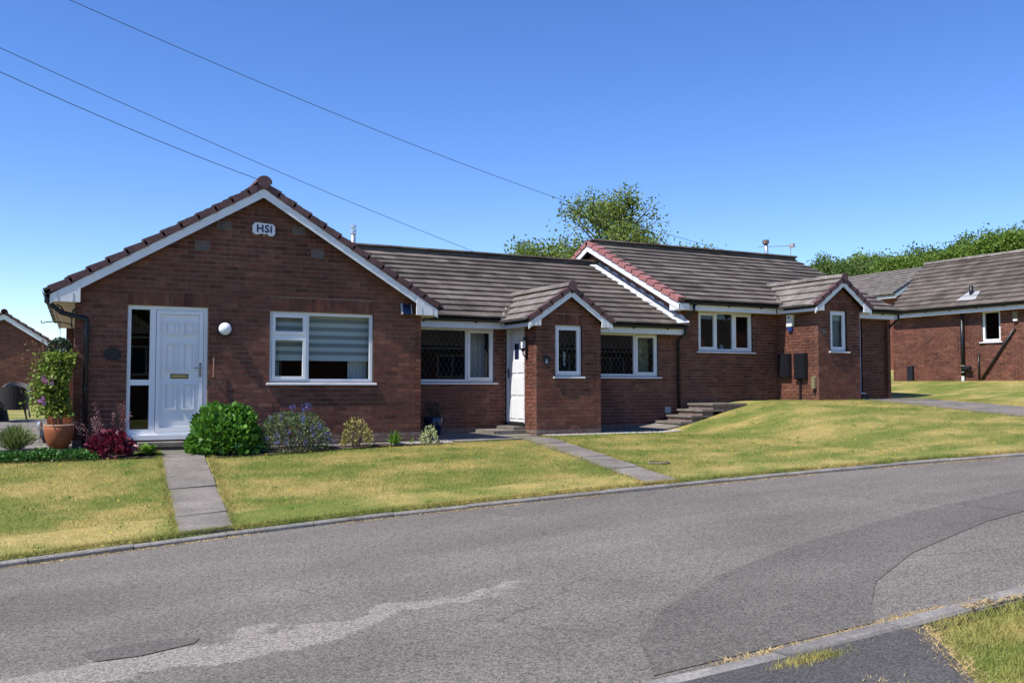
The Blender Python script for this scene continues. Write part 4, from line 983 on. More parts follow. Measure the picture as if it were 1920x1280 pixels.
for i in range(9):
    f = i / 8; c = Vector((22.98, 23.5, 5.56)).lerp(Vector((21.85, 23.9, 5.50)), f); h = .13 - .05 * f; mb.tube([c - Vector((.3, .9, 0)).normalized() * h, c + Vector((.3, .9, 0)).normalized() * h], .006, 5)
mb.box((22.92, 23.40, 5.50), (23.0, 23.6, 5.63)); mb.build('array', 'grey_pipe', ae)
# steps up to the higher house
for i in range(4):
    x = 12.62 + i * .30; z = (i + 1) * .13 - .13; s = thing('garden_step', ['lowest', 'second', 'third', 'topmost'][i] + ' concrete step climbing the bank beside the black downpipe', 'step', (x, 16.7, z - .15), 'bank steps')
    mb = MB(); mb.box((x, 16.33, z - .045), (x + (.62 if i < 3 else 1.0), 17.25, z)); mb.build('tread', 'concrete', s); mb = MB(); mb.box((x + .03, 16.36, z - .3), (x + (.6 if i < 3 else .98), 17.22, z - .046)); mb.build('riser', 'plinth', s)
# ================================================================== house 4 on the right, side on
X4 = 26.4; b4 = .75
H4 = thing('side_bungalow', 'brick bungalow on the rise beyond the drive, sunlit wall with black soil pipe', 'house', (X4, 19, .95))
F4 = Frame((X4, 22.3), (0, -1), (-1, 0)); L4 = 9.3
w40, w41 = 22.3 - 18.92, 22.3 - 18.29
brick_wall(H4, F4, L4, b4, 3.14, [(w40, w41, 2.16, 3.125)], plinth=2, n_single=300)
window(H4, F4, w40, w41, 2.16, 3.125, [(0, 1, 0, 1, False)], room=1.2, sill_ext=.07, frame_w=.075)
mb = MB(); mb.box((X4 + .002, 22.2, b4), (32, 22.3, 3.2)); mb.box((X4, 13.0, b4), (32, 13.1, 2.6)); mb.build('end_wall', 'brick', H4)
Xe4, ze4, Xr4, zr4 = 26.06, 3.28, 29.0, 5.16
sl4 = math.hypot(Xr4 - Xe4, zr4 - ze4); b = Vector((Xr4 - Xe4, 0, zr4 - ze4)) / sl4
roof_slope(H4, (Xe4, 22.15, ze4), (0, -1, 0), b, 9.4, sl4, lambda d: (-.85 * d / sl4, 9.4), gauge=.30, n_single=300)
roof_slope(H4, (2 * Xr4 - Xe4, 22.15, ze4), (0, -1, 0), Vector((-(Xr4 - Xe4), 0, zr4 - ze4)) / sl4, 9.4, sl4, n_single=0, name='rear_roof')
ridge_run(H4, (Xr4, 23.0, zr4 + .07), (Xr4, 12.8, zr4 + .07), .115, .45, 'tile_old')
mb = MB(); mb.box((X4 - .27, 12.9, 3.08), (X4 - .25, 22.12, 3.225)); mb.build('fascia', 'whiteb', H4)
mb = MB(); mb.box((X4 - .249, 12.9, 3.09), (X4 - .002, 22.12, 3.105)); mb.build('soffit', 'cream', H4)
gutter(H4, (X4 - .272, 22.12, 3.255), (X4 - .272, 12.9, 3.255), (-1, 0, 0), r=.052)
sp = MB(); sp.tube([(X4 - .09, 19.55, 3.08), (X4 - .09, 19.55, 1.10)], .055, 12); sv = sp.build('soil_pipe', 'black', H4, True)
for z in (1.22, 1.42, 2.9): k = MB(); k.tube([(X4 - .09, 19.55, z - .012), (X4 - .09, 19.55, z + .012)], .064, 12); k.build('pipe_collar', 'grey_pipe' if z < 2 else 'black', sv)
k = MB(); k.tube([(X4 - .09, 19.55, 1.10), (X4 - .09, 19.55, .9)], .05, 12); k.build('pipe_foot', 'whiteb', sv)
k = MB(); k.tube([(X4 - .10, 19.52, 1.33), (X4 - .13, 19.36, 1.335), (X4 - .14, 19.24, 1.335)], [.06, .07, .06], 12); k.build('pipe_branch', 'black', sv)
vt = thing('roof_vent', 'black vent pipe in a pale collar low on the tiled roof above the soil pipe', 'vent', (26.7, 19.4, 3.7))
k = MB(); k.tube([(26.62, 19.42, 3.55), (26.62, 19.42, 3.98)], .06, 12); k.build('pipe', 'black', vt, True)
k = MB(); k.prism([(26.30, 19.75, 3.475), (26.30, 19.05, 3.475), (26.78, 19.2, 3.785), (26.78, 19.62, 3.785)], (-.01, 0, .025)); k.build('collar', 'grey_pipe', vt)
pb = thing('wall_pipe', 'dark waste pipe slanting up the sunlit brick wall to the right', 'pipe', (X4 - .05, 19.0, 1.0))
mb = MB(); mb.tube([(X4 - .05, 18.93, .98), (X4 - .05, 17.80, 2.52)], .035, 10); mb.build('slanting_pipe', 'black', pb, True)
mb = MB(); mb.tube([(X4 - .04, 19.02, .92), (X4 - .04, 19.02, 1.78)], .026, 10); mb.build('upright_pipe', 'black', pb, True)
lb = thing('wall_light', 'small yellowish box light under the eave of the sunlit wall', 'light', (X4 - .05, 17.7, 2.9))
mb = MB(); mb.box((X4 - .09, 17.68, 2.80), (X4 - .006, 17.83, 3.03)); mb.build('casing', 'olive', lb); mb = MB(); mb.box((X4 - .085, 17.69, 2.74), (X4 - .02, 17.82, 2.797)); mb.build('lens', 'lampglobe', lb)
bp = tag(MB().box((X4 - .10, 21.45, .9), (X4 - .012, 21.67, 1.45)).build('vent_box', 'black'), 'dark upright box at the foot of the sunlit wall near its far end', 'box')

# ================================================================== houses farther off
def simple_house(name, label, verts_fn): pass
# L-shaped house on the hill behind
H5 = thing('hill_house', 'distant grey roofed house seen between the row and the sunlit bungalow', 'house', (44, 42, 2))
def slab(H, P, th, m, name): mb = MB(); mb.prism(P, (0, 0, -th)); return mb.build(name, m, H)
def strips(H, E, a, length, b, slope, n, name, ext=None):
    """course lines as thin lapped strips for a far roof"""
    E = Vector(E); a = Vector(a); b = Vector(b); nn = a.cross(b)
    if nn.z < 0: nn = -nn
    for i in range(n):
        d0, d1 = slope * i / n, slope * (i + 1) / n; s0, s1 = (0, length) if not ext else ext((d0 + d1) / 2)
        mb = MB(); P = [E + a * s0 + b * d0 + nn * .07, E + a * s1 + b * d0 + nn * .07, E + a * s1 + b * d1 + nn * .02, E + a * s0 + b * d1 + nn * .02]
        mb.prism([p - nn * .09 for p in P], nn * .09); mb.build(name, 'tile_old', H)
bA = Vector((3.4, 0, 1.75)).normalized(); sA = math.hypot(3.4, 1.75)
strips(H5, (41.2, 46.0, 5.72), (0, -1, 0), 11.4, bA, sA, 13, 'roof_course')
mb = MB(); mb.box((41.3, 34.65, 5.52), (41.34, 46, 5.72)); mb.build('fascia', 'whiteb', H5); mb = MB(); mb.box((41.22, 34.6, 5.66), (41.3, 46, 5.76)); mb.build('gutter', 'black', H5)
mb = MB(); mb.box((41.6, 34.9, 1), (47.5, 46, 5.6)); mb.prism([(41.6, 34.95, 5.6), (47.6, 34.95, 5.6), (44.6, 34.95, 7.3)], (0, .1, 0)); mb.build('wall', 'brick', H5)
mb = MB(); mb.prism([(41.2, 34.58, 5.72), (44.6, 34.58, 7.47), (44.6, 34.58, 7.27), (41.2, 34.58, 5.52)], (0, .05, 0)); mb.build('bargeboard', 'whiteb', H5)
mb = MB(); mb.prism([(41.1, 34.56, 5.80), (44.6, 34.56, 7.58), (44.6, 34.56, 7.48), (41.1, 34.56, 5.70)], (0, .08, 0)); mb.build('verge', 'black', H5)
bB = Vector((0, 3.4, 1.75)).normalized()
strips(H5, (30.5, 46.0, 5.72), (1, 0, 0), 10.75, bB, sA, 13, 'roof_course')
mb = MB(); mb.box((30.5, 46.3, 1), (41.6, 52, 5.6)); mb.build('rear_wall', 'brick', H5); mb = MB(); mb.box((30.5, 45.95, 5.55), (41.3, 45.98, 5.75)); mb.build('fascia', 'whiteb', H5)
# gable ended house beyond the patio, and the one behind it
H6 = thing('garden_house', 'shaded brick gable house beyond the patio lawn at the far left', 'house', (-1.3, 45, .3))
F6 = Frame((-5.0, 45), (1, 0), (0, -1)); gl6 = [((-.3, 2.18), (3.9, 3.85)), ((3.9, 3.85), (6.1, 2.28))]
brick_wall(H6, F6, 5.75, -.2, 3.9, gable=[((-.4, 2.1), (3.88, 3.72)), ((3.88, 3.72), (6.3, 2.3))], plinth=0, n_single=150)
ax6, az6 = -1.12, 3.93
for lo in ((-5.6, 44.8, 2.15), (1.15, 44.8, 2.45)):
    sx = 1 if lo[0] < ax6 else -1
    verge_run(H6, lo, (ax6, 44.8, az6), (0, .2, 0), 9 if sx > 0 else 8, h=.12)
    board(H6, (lo[0], 44.83, lo[2]), (ax6, 44.83, az6), .11, .22, (0, 0, 0), (0, .03, 0))
    mb = MB(); mb.prism([(lo[0], 44.9, lo[2] - .03), (ax6, 44.9, az6 - .03), (ax6, 44.9, az6 - .12), (lo[0], 44.9, lo[2] - .12)], (0, 8, 0)); mb.build('roof', 'tile', H6)
ridge_run(H6, (ax6, 44.75, az6 + .04), (ax6, 52, az6 + .04), .13, .45, 'verge')
mb = MB(); mb.prism([(-5, 45.05, -.2), (.75, 45.05, -.2), (.75, 45.05, 2.4), (-1.12, 45.05, 3.7), (-5, 45.05, 2.2)], (0, 7, 0)); mb.build('body', 'brick', H6)
H7 = thing('corner_house', 'second brick house behind the shaded gable, its roof edge rising to the right', 'house', (4, 58, .5))
mb = MB(); mb.prism([(1.25, 56, -.2), (6, 56, -.2), (6, 56, 4.6), (1.25, 56, 2.5)], (0, 6, 0)); mb.build('wall', 'brick', H7)
for (za, zb, yy) in ((2.75, 4.9, 55.8), (2.05, 3.9, 53.5)):
    board(H7, (.9, yy, za), (5.9, yy, zb), .0, .22, (0, 0, 0), (0, .05, 0)); mb = MB(); mb.prism([(.8, yy - .03, za + .14), (5.9, yy - .03, zb + .14), (5.9, yy - .03, zb + .01), (.8, yy - .03, za + .01)], (0, 4, 0)); mb.build('roof', 'tile', H7)
mb = MB(); mb.prism([(1.25, 53.7, -.2), (6, 53.7, -.2), (6, 53.7, 3.7), (1.25, 53.7, 1.95)], (0, 2, 0)); mb.build('front_wall', 'brick', H7)
# the bungalow across the road, which the windows reflect
H8 = thing('opposite_bungalow', 'brick bungalow across the road, seen only as a reflection in the windows', 'house', (19, -10, .2))
mb = MB(); mb.box((1.5, -15.5, -.9), (50, -9.6, 2.9)); mb.build('wall', 'brick', H8)
mb = MB(); mb.prism([(1.1, -9.1, 2.85), (50.4, -9.1, 2.85), (50.4, -12.5, 5.1), (1.1, -12.5, 5.1)], (0, 0, -.1)); mb.prism([(1.1, -15.9, 2.85), (50.4, -15.9, 2.85), (50.4, -12.5, 5.1), (1.1, -12.5, 5.1)], (0, 0, -.1)); mb.build('roof', 'tile', H8)
mb = MB(); mb.box((1.1, -9.15, 2.66), (50.4, -9.1, 2.82)); mb.build('fascia', 'whiteb', H8)
F8 = Frame((50, -9.6), (-1, 0), (0, 1))
for u in (3.0, 8.5, 14.0, 19.6, 24.0, 29.5, 34.5, 40.5, 45.0):
    mb = MB()
    for q in ((u, u + .08, 1.2, 2.4), (u + 1.72, u + 1.8, 1.2, 2.4), (u + .08, u + 1.72, 2.32, 2.4), (u + .08, u + 1.72, 1.2, 1.28), (u + .9, u + .97, 1.28, 2.32)): F8.box(mb, *q, 0, .03)
    wd = mb.build('window', 'white', H8); mb = MB(); F8.box(mb, u + .08, u + 1.72, 1.28, 2.32, .002, .008); mb.build('pane', 'solar', wd)

# ================================================================== paths and paving
def slab_path(name, a0, a1, b0, b1, n, m='concrete', up=.014):
    """slabs between edge line a0-a1 (left) and b0-b1 (right); points are (x,y)"""
    root = bpy.data.objects.new(name, None); col.objects.link(root); root['kind'] = 'structure'
    L = lambda p, q, t: (p[0] + (q[0] - p[0]) * t, p[1] + (q[1] - p[1]) * t)
    for i in range(n):
        t0, t1 = i / n + .0012 * (i > 0), (i + 1) / n - .0012; mb = MB(); j = random.uniform(-.004, .006); tw = random.uniform(-.008, .008)
        P = [L(a0, a1, t0), L(b0, b1, t0), L(b0, b1, t1), L(a0, a1, t1)]; e = [random.uniform(-.008, .008) for _ in range(4)]
        top = [(p[0] + e[k], p[1], gz(p[0], max(p[1], float(kerbY(p[0])) + .02)) + up + j + (tw if k in (1, 2) else 0)) for k, p in enumerate(P)]
        mb.add([(x, y, z - .06) for x, y, z in top] + top, [(4, 5, 6, 7), (0, 1, 5, 4), (1, 2, 6, 5), (2, 3, 7, 6), (3, 0, 4, 7)]); mb.build('paving_slab', m, root)
    return root
slab_path('front_path', (1.72, 14.72), (1.36, 9.99), (2.30, 14.72), (1.90, 10.03), 7)
slab_path('porch_path', (8.22, 16.4), (7.02, 9.82), (8.80, 16.4), (7.52, 9.80), 11)
slab_path('driveway', (18.0, 17.2), (17.25, 7.9), (20.0, 16.9), (18.9, 7.5), 12, 'concrete')
slab_path('wall_path', (2.5, 15.06), (6.03, 15.06), (2.5, 14.62), (6.03, 14.66), 6, up=.02)
slab_path('court_paving', (6.04, 17.38), (8.2, 17.38), (6.04, 14.75), (8.2, 14.95), 4, up=.018)
slab_path('back_paving', (10.4, 17.36), (12.75, 17.36), (10.4, 16.15), (12.6, 16.3), 4, up=.02)
def patio(x0, x1, y0, y1, z, sz=.6):
    root = bpy.data.objects.new('patio', None); col.objects.link(root); root['kind'] = 'structure'
    nx = int((x1 - x0) / sz); ny = int((y1 - y0) / sz)
    for i in range(nx):
        for k in range(ny):
            x = x1 - (i + 1) * sz + (sz / 2 if k % 2 else 0); y = y0 + k * sz; zz = z + random.uniform(-.004, .004)
            mb = MB(); mb.box((x + .006, y + .006, z - .1), (x + sz - .006, y + sz - .006, zz)); mb.build('paving_slab', 'concrete', root)
patio(-3.6, .52, 14.75, 28.2, -.105)
# gravel strips against the walls
def pebbles(name, x0, x1, y0, y1, n, r0, r1, m, label=None, cat=None, zoff=0.0, zf=None):
    X = RNG.uniform(x0, x1, n); Y = RNG.uniform(y0, y1, n); Rr = RNG.uniform(r0, r1, n)
    Z = (G(X, Y) if zf is None else zf(X, Y)) + zoff
    base = np.array([(1, 0, 0), (-1, 0, 0), (0, 1, 0), (0, -1, 0), (0, 0, .7), (0, 0, -.7)], float); f = np.array([(0, 2, 4), (2, 1, 4), (1, 3, 4), (3, 0, 4), (2, 0, 5), (1, 2, 5), (3, 1, 5), (0, 3, 5)])
    sc = RNG.uniform(.7, 1.3, (n, 1, 3)) * Rr[:, None, None]; V = base[None] * sc + np.stack([X, Y, Z], -1)[:, None]
    Fa = f[None] + (np.arange(n) * 6)[:, None, None]
    o = obj(name, mesh_np(name, V.reshape(-1, 3), Fa.reshape(-1, 3)), m); o['kind'] = 'stuff'; 
    if label: tag(o, label, cat)
    return o
pebbles('gravel', 8.95, 12.2, 15.72, 16.03, 2600, .008, .02, 'gravel', 'pale gravel strip along the foot of the porch wall', 'gravel', .01)
pebbles('gravel', 5.3, 6.4, 14.52, 14.72, 500, .01, .026, 'gravel', 'scattered pale stones at the corner of the gable wall', 'gravel', .02)
def bed(name, pts):
    V = [(x, y, gz(x, y) + .012) for x, y in pts]; o = obj(name, mesh_from(name, V, [tuple(range(len(V)))]), 'soil'); o['kind'] = 'structure'
bed('flower_bed', [(2.32, 13.95), (3.1, 13.98), (4.1, 14.2), (5.0, 14.42), (6.1, 14.5), (6.1, 14.66), (2.32, 14.62)])
bed('flower_bed', [(-1.0, 14.16), (.8, 14.16), (1.7, 14.12), (1.72, 14.74), (.5, 14.74), (-1.0, 14.72)])
bed('flower_bed', [(.55, 14.74), (1.42, 14.74), (1.42, 15.08), (.55, 15.08)])
mc = MB(); mc.lathe([(.17, 0), (.17, .012), (.15, .016)], (8.25, 11.2, gz(8.25, 11.2)), 20); tag(mc.build('drain_cover', 'concrete'), 'small grey drain cover set in the lawn beside the diagonal path', 'cover')

# ================================================================== planting
def leaf_mesh(P, D, L, W, bend=.15, roll=None):
    """P base points (n,3), D leaf directions (n,3), L,W sizes: folded rhombus leaves"""
    n = len(P); D = D / np.linalg.norm(D, axis=1, keepdims=True); A = RNG.normal(size=(n, 3)); S = np.cross(D, A); S /= np.linalg.norm(S, axis=1, keepdims=True) + 1e-9; Nn = np.cross(S, D)
    L = np.broadcast_to(L, (n,))[:, None]; W = np.broadcast_to(W, (n,))[:, None]
    V = np.stack([P, P + D * L * .5 + S * W * .5 + Nn * L * bend * .4, P + D * L - Nn * L * bend, P + D * L * .5 - S * W * .5 + Nn * L * bend * .4], 1)
    F = np.arange(n * 4).reshape(n, 4); return V.reshape(-1, 3), F
def dome_points(n, c, r, lumps=9, shell=.55, flat=0.0):
    """points in a lumpy half ellipsoid standing on c"""
    c = np.array(c); r = np.array(r); d = RNG.normal(size=(n, 3)); d[:, 2] = np.abs(d[:, 2]) - flat; d /= np.linalg.norm(d, axis=1, keepdims=True)
    K = RNG.normal(size=(lumps, 3)); K[:, 2] = np.abs(K[:, 2]); K /= np.linalg.norm(K, axis=1, keepdims=True)
    bump = np.max(d @ K.T, axis=1); rad = (.80 + .22 * np.clip((bump - .7) / .3, 0, 1)) * (shell + (1 - shell) * RNG.uniform(0, 1, n) ** .4)
    return c + d * r * rad[:, None], d
def bush(name, label, c, r, n, size, m, cat='shrub', aspect=.6, stems=5, up=.3, extra=None, group=None, droop=0.0):
    z0 = c[2]; t = thing(name, label, cat, c, group)
    P, d = dome_points(n, c, r); D = d + RNG.normal(size=d.shape) * .7 + np.array([0, 0, up - droop])
    sz = size * RNG.uniform(.65, 1.25, n); V, F = leaf_mesh(P, D, sz, sz * aspect); o = obj('foliage', mesh_np('foliage', V, F), m, t); o['kind'] = 'stuff'
    for i in range(stems):
        a = RNG.uniform(0, 6.28); q = Vector((c[0] + math.cos(a) * r[0] * .55, c[1] + math.sin(a) * r[1] * .55, z0 + r[2] * .7)); mb = MB(); b0 = Vector((c[0] + math.cos(a) * .05, c[1] + math.sin(a) * .05, z0 - .03))
        mb.tube([b0, b0.lerp(q, .5) + Vector((0, 0, .05)), q], [.011, .008, .005], 5); mb.build('stem', 'bark', t)
    return t
def gzz(x, y): return gz(x, y)
hy = bush('hydrangea_bush', 'large rounded bright green leafy bush right of the front path', (2.60, 14.38, -.22), (.53, .42, .80), 2600, .10, 'leaf_hyd', 'bush', .68)
cb = bush('blue_flowering_shrub', 'loose grey green shrub with small blue flowers below the wide window', (3.62, 14.40, -.22), (.62, .40, .66), 2200, .055, 'leaf_grey', 'shrub', .5, 7)
P, d = dome_points(420, (3.62, 14.40, -.2), (.68, .46, .74), shell=.85)
cl = []
for p in P[:75]: cl.append(p + RNG.normal(size=(14, 3)) * np.array([.022, .022, .025]))
cl = np.concatenate(cl); V, F = leaf_mesh(cl, RNG.normal(size=cl.shape), .024, .018); o = obj('flowers', mesh_np('flowers', V, F), 'flower_blue', cb); o['kind'] = 'stuff'
hc = bush('heuchera', 'dark purple leaved plant with pale flower spikes left of the front door', (1.02, 14.46, -.2), (.34, .28, .34), 520, .085, 'leaf_purple', 'plant', .85, 0, droop=.25)
for i in range(11):
    x = 1.02 + random.uniform(-.32, .22) - (.25 if i < 3 else 0); y = 14.5 + random.uniform(-.1, .2); h = random.uniform(.32, .68); top = Vector((x + random.uniform(-.08, .08), y, -.18 + h + .1)); b0 = Vector((1.02 + (x - 1.02) * .5, 14.46, -.15))
    mb = MB(); mb.tube([b0, b0.lerp(top, .6), top], .0035, 4); sp = mb.build('flower_stem', 'leaf_purple', hc)
    k = 46; tt = RNG.uniform(.45, 1.0, k); pp = np.array(b0)[None] + (np.array(top) - np.array(b0))[None] * tt[:, None] + RNG.normal(size=(k, 3)) * .017; V, F = leaf_mesh(pp, RNG.normal(size=(k, 3)), .016, .013); o = obj('florets', mesh_np('florets', V, F), 'flower_pale', sp); o['kind'] = 'stuff'
def rosette(name, label, c, n, L, W, m, spread=.6, cat='plant', curve=.35):
    """strap or hosta leaves rising from one crown, each a bent strip"""
    t = thing(name, label, cat, c); V = []; F = []
    for i in range(n):
        a = RNG.uniform(0, 6.28); el = RNG.uniform(.35, 1.35); l = L * RNG.uniform(.7, 1.15); w = W * RNG.uniform(.7, 1.2); d = np.array([math.cos(a) * math.cos(el) * spread / .6, math.sin(a) * math.cos(el) * spread / .6, math.sin(el)]); sd = np.array([-math.sin(a), math.cos(a), 0]); k = len(V); p = np.array(c) + RNG.normal(size=3) * [.02, .02, 0]
        for s_ in range(5):
            f = s_ / 4; wv = w * math.sin(math.pi * (.12 + .88 * (1 - f) ** .8 * 1.0)) if f < 1 else 0.001; q = p + d * l * f + np.array([d[0], d[1], -1]) * l * curve * f * f
            V += [q - sd * wv / 2, q + sd * wv / 2]
        for s_ in range(4): F.append((k + 2 * s_, k + 2 * s_ + 1, k + 2 * s_ + 3, k + 2 * s_ + 2))
    o = obj('leaves', mesh_from('leaves', V, F), m, t); o['kind'] = 'stuff'; return t
rosette('hosta', 'small bright green broad leaved plant between the purple plant and the path', (1.50, 14.36, -.2), 46, .25, .085, 'leaf_hosta')
rosette('iris_clump', 'upright clump of bright green strap leaves by the gable wall', (5.35, 14.55, -.19), 60, .30, .032, 'leaf_hosta', .35, curve=.12)
rosette('leaf_tuft', 'thin tuft of a few green leaves between the strap plant and the pale shrub', (5.66, 14.56, -.19), 9, .18, .02, 'leaf_hosta', .3, curve=.1)
gs = bush('golden_shrub', 'small open yellow leaved shrub on a thin stem below the window sill', (4.68, 14.50, -.16), (.29, .24, .44), 560, .055, 'leaf_gold', 'shrub', .5, 6)
mb = MB(); mb.tube([(4.68, 14.5, -.22), (4.67, 14.5, -.05), (4.70, 14.5, .1)], [.014, .011, .008], 6); mb.build('trunk', 'bark', gs)
bush('pale_shrub', 'little cream variegated shrub at the corner of the gable wall', (5.98, 14.56, -.19), (.17, .15, .30), 330, .045, 'leaf_var', 'shrub', .7, 4)
# lavender: fine upright stems
lv = thing('lavender', 'feathery green lavender clump at the edge of the patio', 'plant', (-.20, 14.78, -.12))
n = 1500; a = RNG.uniform(0, 6.28, n); el = RNG.uniform(.55, 1.5, n); D = np.stack([np.cos(a) * np.cos(el), np.sin(a) * np.cos(el), np.sin(el)], -1); P = np.array([-.2, 14.78, -.14]) + D * RNG.uniform(.02, .30, n)[:, None] * [1, 1, .9]
V, F = leaf_mesh(P, D + RNG.normal(size=(n, 3)) * .15, RNG.uniform(.10, .20, n), .009, .03); o = obj('foliage', mesh_np('foliage', V, F), 'leaf_lav', lv); o['kind'] = 'stuff'
# low ground cover along the bed edge
n = 5200; X = RNG.uniform(-.9, .84, n); Y = 14.30 + RNG.normal(size=n) * .09; clump = .5 + .5 * np.sin(X * 9) * np.sin(X * 4.3 + 1); Z = G(X, Y) + RNG.uniform(0, .13, n) * (.5 + .6 * clump); P = np.stack([X, Y, Z], -1)
V, F = leaf_mesh(P, RNG.normal(size=(n, 3)) * .7 + [0, 0, .5], RNG.uniform(.025, .05, n), .026); o = obj('ground_cover', mesh_np('ground_cover', V, F), 'leaf_cover'); tag(o, 'low dark green ground cover edging the lawn below the patio', 'ground cover', kind='stuff')
# terracotta pot with climber
pt = thing('terracotta_pot', 'large terracotta pot with a tall climbing plant at the house corner', 'pot', (.36, 14.86, -.1))
prof = [(.11, 0), (.15, .06), (.185, .16), (.20, .27), (.20, .325)]
mb = MB(); mb.lathe(prof + [(.19, .33), (.17, .31), (.165, .27)], (.36, 14.86, -.105), 28); mb.build('pot_body', 'terracotta', pt, True)
mb = MB(); mb.lathe([(.201, .318), (.206, .325), (.204, .342), (.185, .345), (.175, .33)], (.36, 14.86, -.105), 28); mb.build('pot_rim', 'terr_rim', pt, True)
mb = MB(); mb.lathe([(.172, .0), (.17, .012), (.05, .02)], (.36, 14.86, .165), 20); mb.build('compost', 'straw', pt)
for i in range(5):
    a = i * 1.3; mb = MB(); mb.tube([(.36 + .03 * math.cos(a), 14.86 + .03 * math.sin(a), .15), (.33 + .06 * math.cos(a), 14.9, .6), (.34 + .12 * math.cos(a * 2), 14.95, 1.15)], [.010, .007, .004], 5); mb.build('cane', 'bark', pt)
n = 3200; P = np.stack([RNG.normal(size=n) * .13 + .30, RNG.normal(size=n) * .10 + 15.0, RNG.uniform(.35, 1.28, n)], -1); P[:, 0] = np.minimum(P[:, 0], .50); P[:, 0] += .05 * np.sin(P[:, 2] * 6)
V, F = leaf_mesh(P, RNG.normal(size=(n, 3)) + [0, 0, -.2], RNG.uniform(.03, .075, n), .04); o = obj('climber_foliage', mesh_np('climber_foliage', V, F), 'leaf_climb', pt); o['kind'] = 'stuff'
n = 260; P = np.stack([RNG.normal(size=n) * .10 + .10, RNG.normal(size=n) * .06 + 15.0, RNG.uniform(.75, 1.45, n)], -1); V, F = leaf_mesh(P, RNG.normal(size=(n, 3)), RNG.uniform(.025, .05, n), .03); o = obj('bronze_shoots', mesh_np('bronze_shoots', V, F), 'leaf_bronze', pt); o['kind'] = 'stuff'
for (x, z) in ((.16, .86), (.21, .88), (.16, .58)):
    P = np.array([x, 14.86, z]) + RNG.normal(size=(7, 3)) * .02; V, F = leaf_mesh(P, RNG.normal(size=(7, 3)) + [0, -.6, .2], .085, .06); obj('blossom', mesh_np('blossom', V, F), 'flower_pink', pt)
bl = thing('topiary_ball', 'dark green leafy topiary ball hanging from the corner bracket', 'topiary', (.36, 15.1, 1.34))
d = RNG.normal(size=(1500, 3)); d /= np.linalg.norm(d, axis=1, keepdims=True); P = np.array([.35, 15.1, 1.34]) + d * RNG.uniform(.10, .15, 1500)[:, None]; V, F = leaf_mesh(P, d + RNG.normal(size=d.shape) * .6, .035, .02); o = obj('foliage', mesh_np('foliage', V, F), 'leaf_dark', bl); o['kind'] = 'stuff'
mb = MB(); mb.tube([(.35, 15.1, 1.48), (.35, 15.15, 1.74)], .004, 5); mb.build('chain', 'black', bl)
# pots behind the terracotta one, and by the shaded wall
pk = thing('dark_planter', 'dark round planter behind the terracotta pot', 'pot', (.30, 16.3, -.1)); mb = MB(); mb.lathe([(.13, 0), (.17, .1), (.18, .2), (.17, .2), (.16, .15)], (.30, 16.4, -.105), 20); mb.build('pot_body', 'black', pk, True)
rosette('planter_leaves', 'small dark leaves growing in the dark planter', (.30, 16.4, .06), 30, .2, .05, 'leaf_dark')
rp = thing('red_trough', 'tall reddish planter half hidden behind the house corner', 'pot', (.42, 17.2, -.1)); mb = MB(); mb.prism([(.26, 17.0, -.105), (.56, 17.0, -.105), (.60, 17.0, .30), (.22, 17.0, .30)], (0, .3, 0)); mb.build('trough', 'terracotta', rp); 
P = np.array([.42, 17.15, .33]) + RNG.normal(size=(160, 3)) * [.12, .1, .06]; V, F = leaf_mesh(P, RNG.normal(size=(160, 3)), .06, .04); obj('foliage', mesh_np('foliage', V, F), 'leaf_bronze', rp)
gl_ = thing('solar_stake_light', 'small silver garden stake light beside the pots', 'light', (.12, 15.9, -.1)); mb = MB(); mb.tube([(.12, 16.2, -.1), (.12, 16.2, .12)], .012, 8); mb.build('stake', 'chrome', gl_); mb = MB(); mb.lathe([(.035, 0), (.04, .1), (.03, .12)], (.12, 16.2, .11), 12); mb.build('lamp_head', 'steel', gl_, True)
bp_ = thing('shaded_pot', 'dark blue pot with bare twigs in the shaded recess beside the gable house', 'pot', (6.95, 16.9, -.17)); mb = MB(); mb.lathe([(.13, 0), (.17, .15), (.2, .34), (.19, .35), (.17, .3)], (7.02, 16.9, -.17), 20); mb.build('pot_body', 'solar', bp_, True)
for i in range(7):
    a = i * .9; mb = MB(); mb.tube([(7.02, 16.9, .1), (7.02 + .1 * math.cos(a), 16.9 + .1 * math.sin(a), .45), (7.02 + .28 * math.cos(a), 16.9 + .15 * math.sin(a), .55 + .1 * (i % 4))], [.006, .004, .002], 4); mb.build('twig', 'bark', bp_)
P = np.array([7.02, 16.9, .3]) + RNG.normal(size=(200, 3)) * [.12, .1, .1]; V, F = leaf_mesh(P, RNG.normal(size=(200, 3)), .05, .03); obj('foliage', mesh_np('foliage', V, F), 'leaf_dark', bp_)

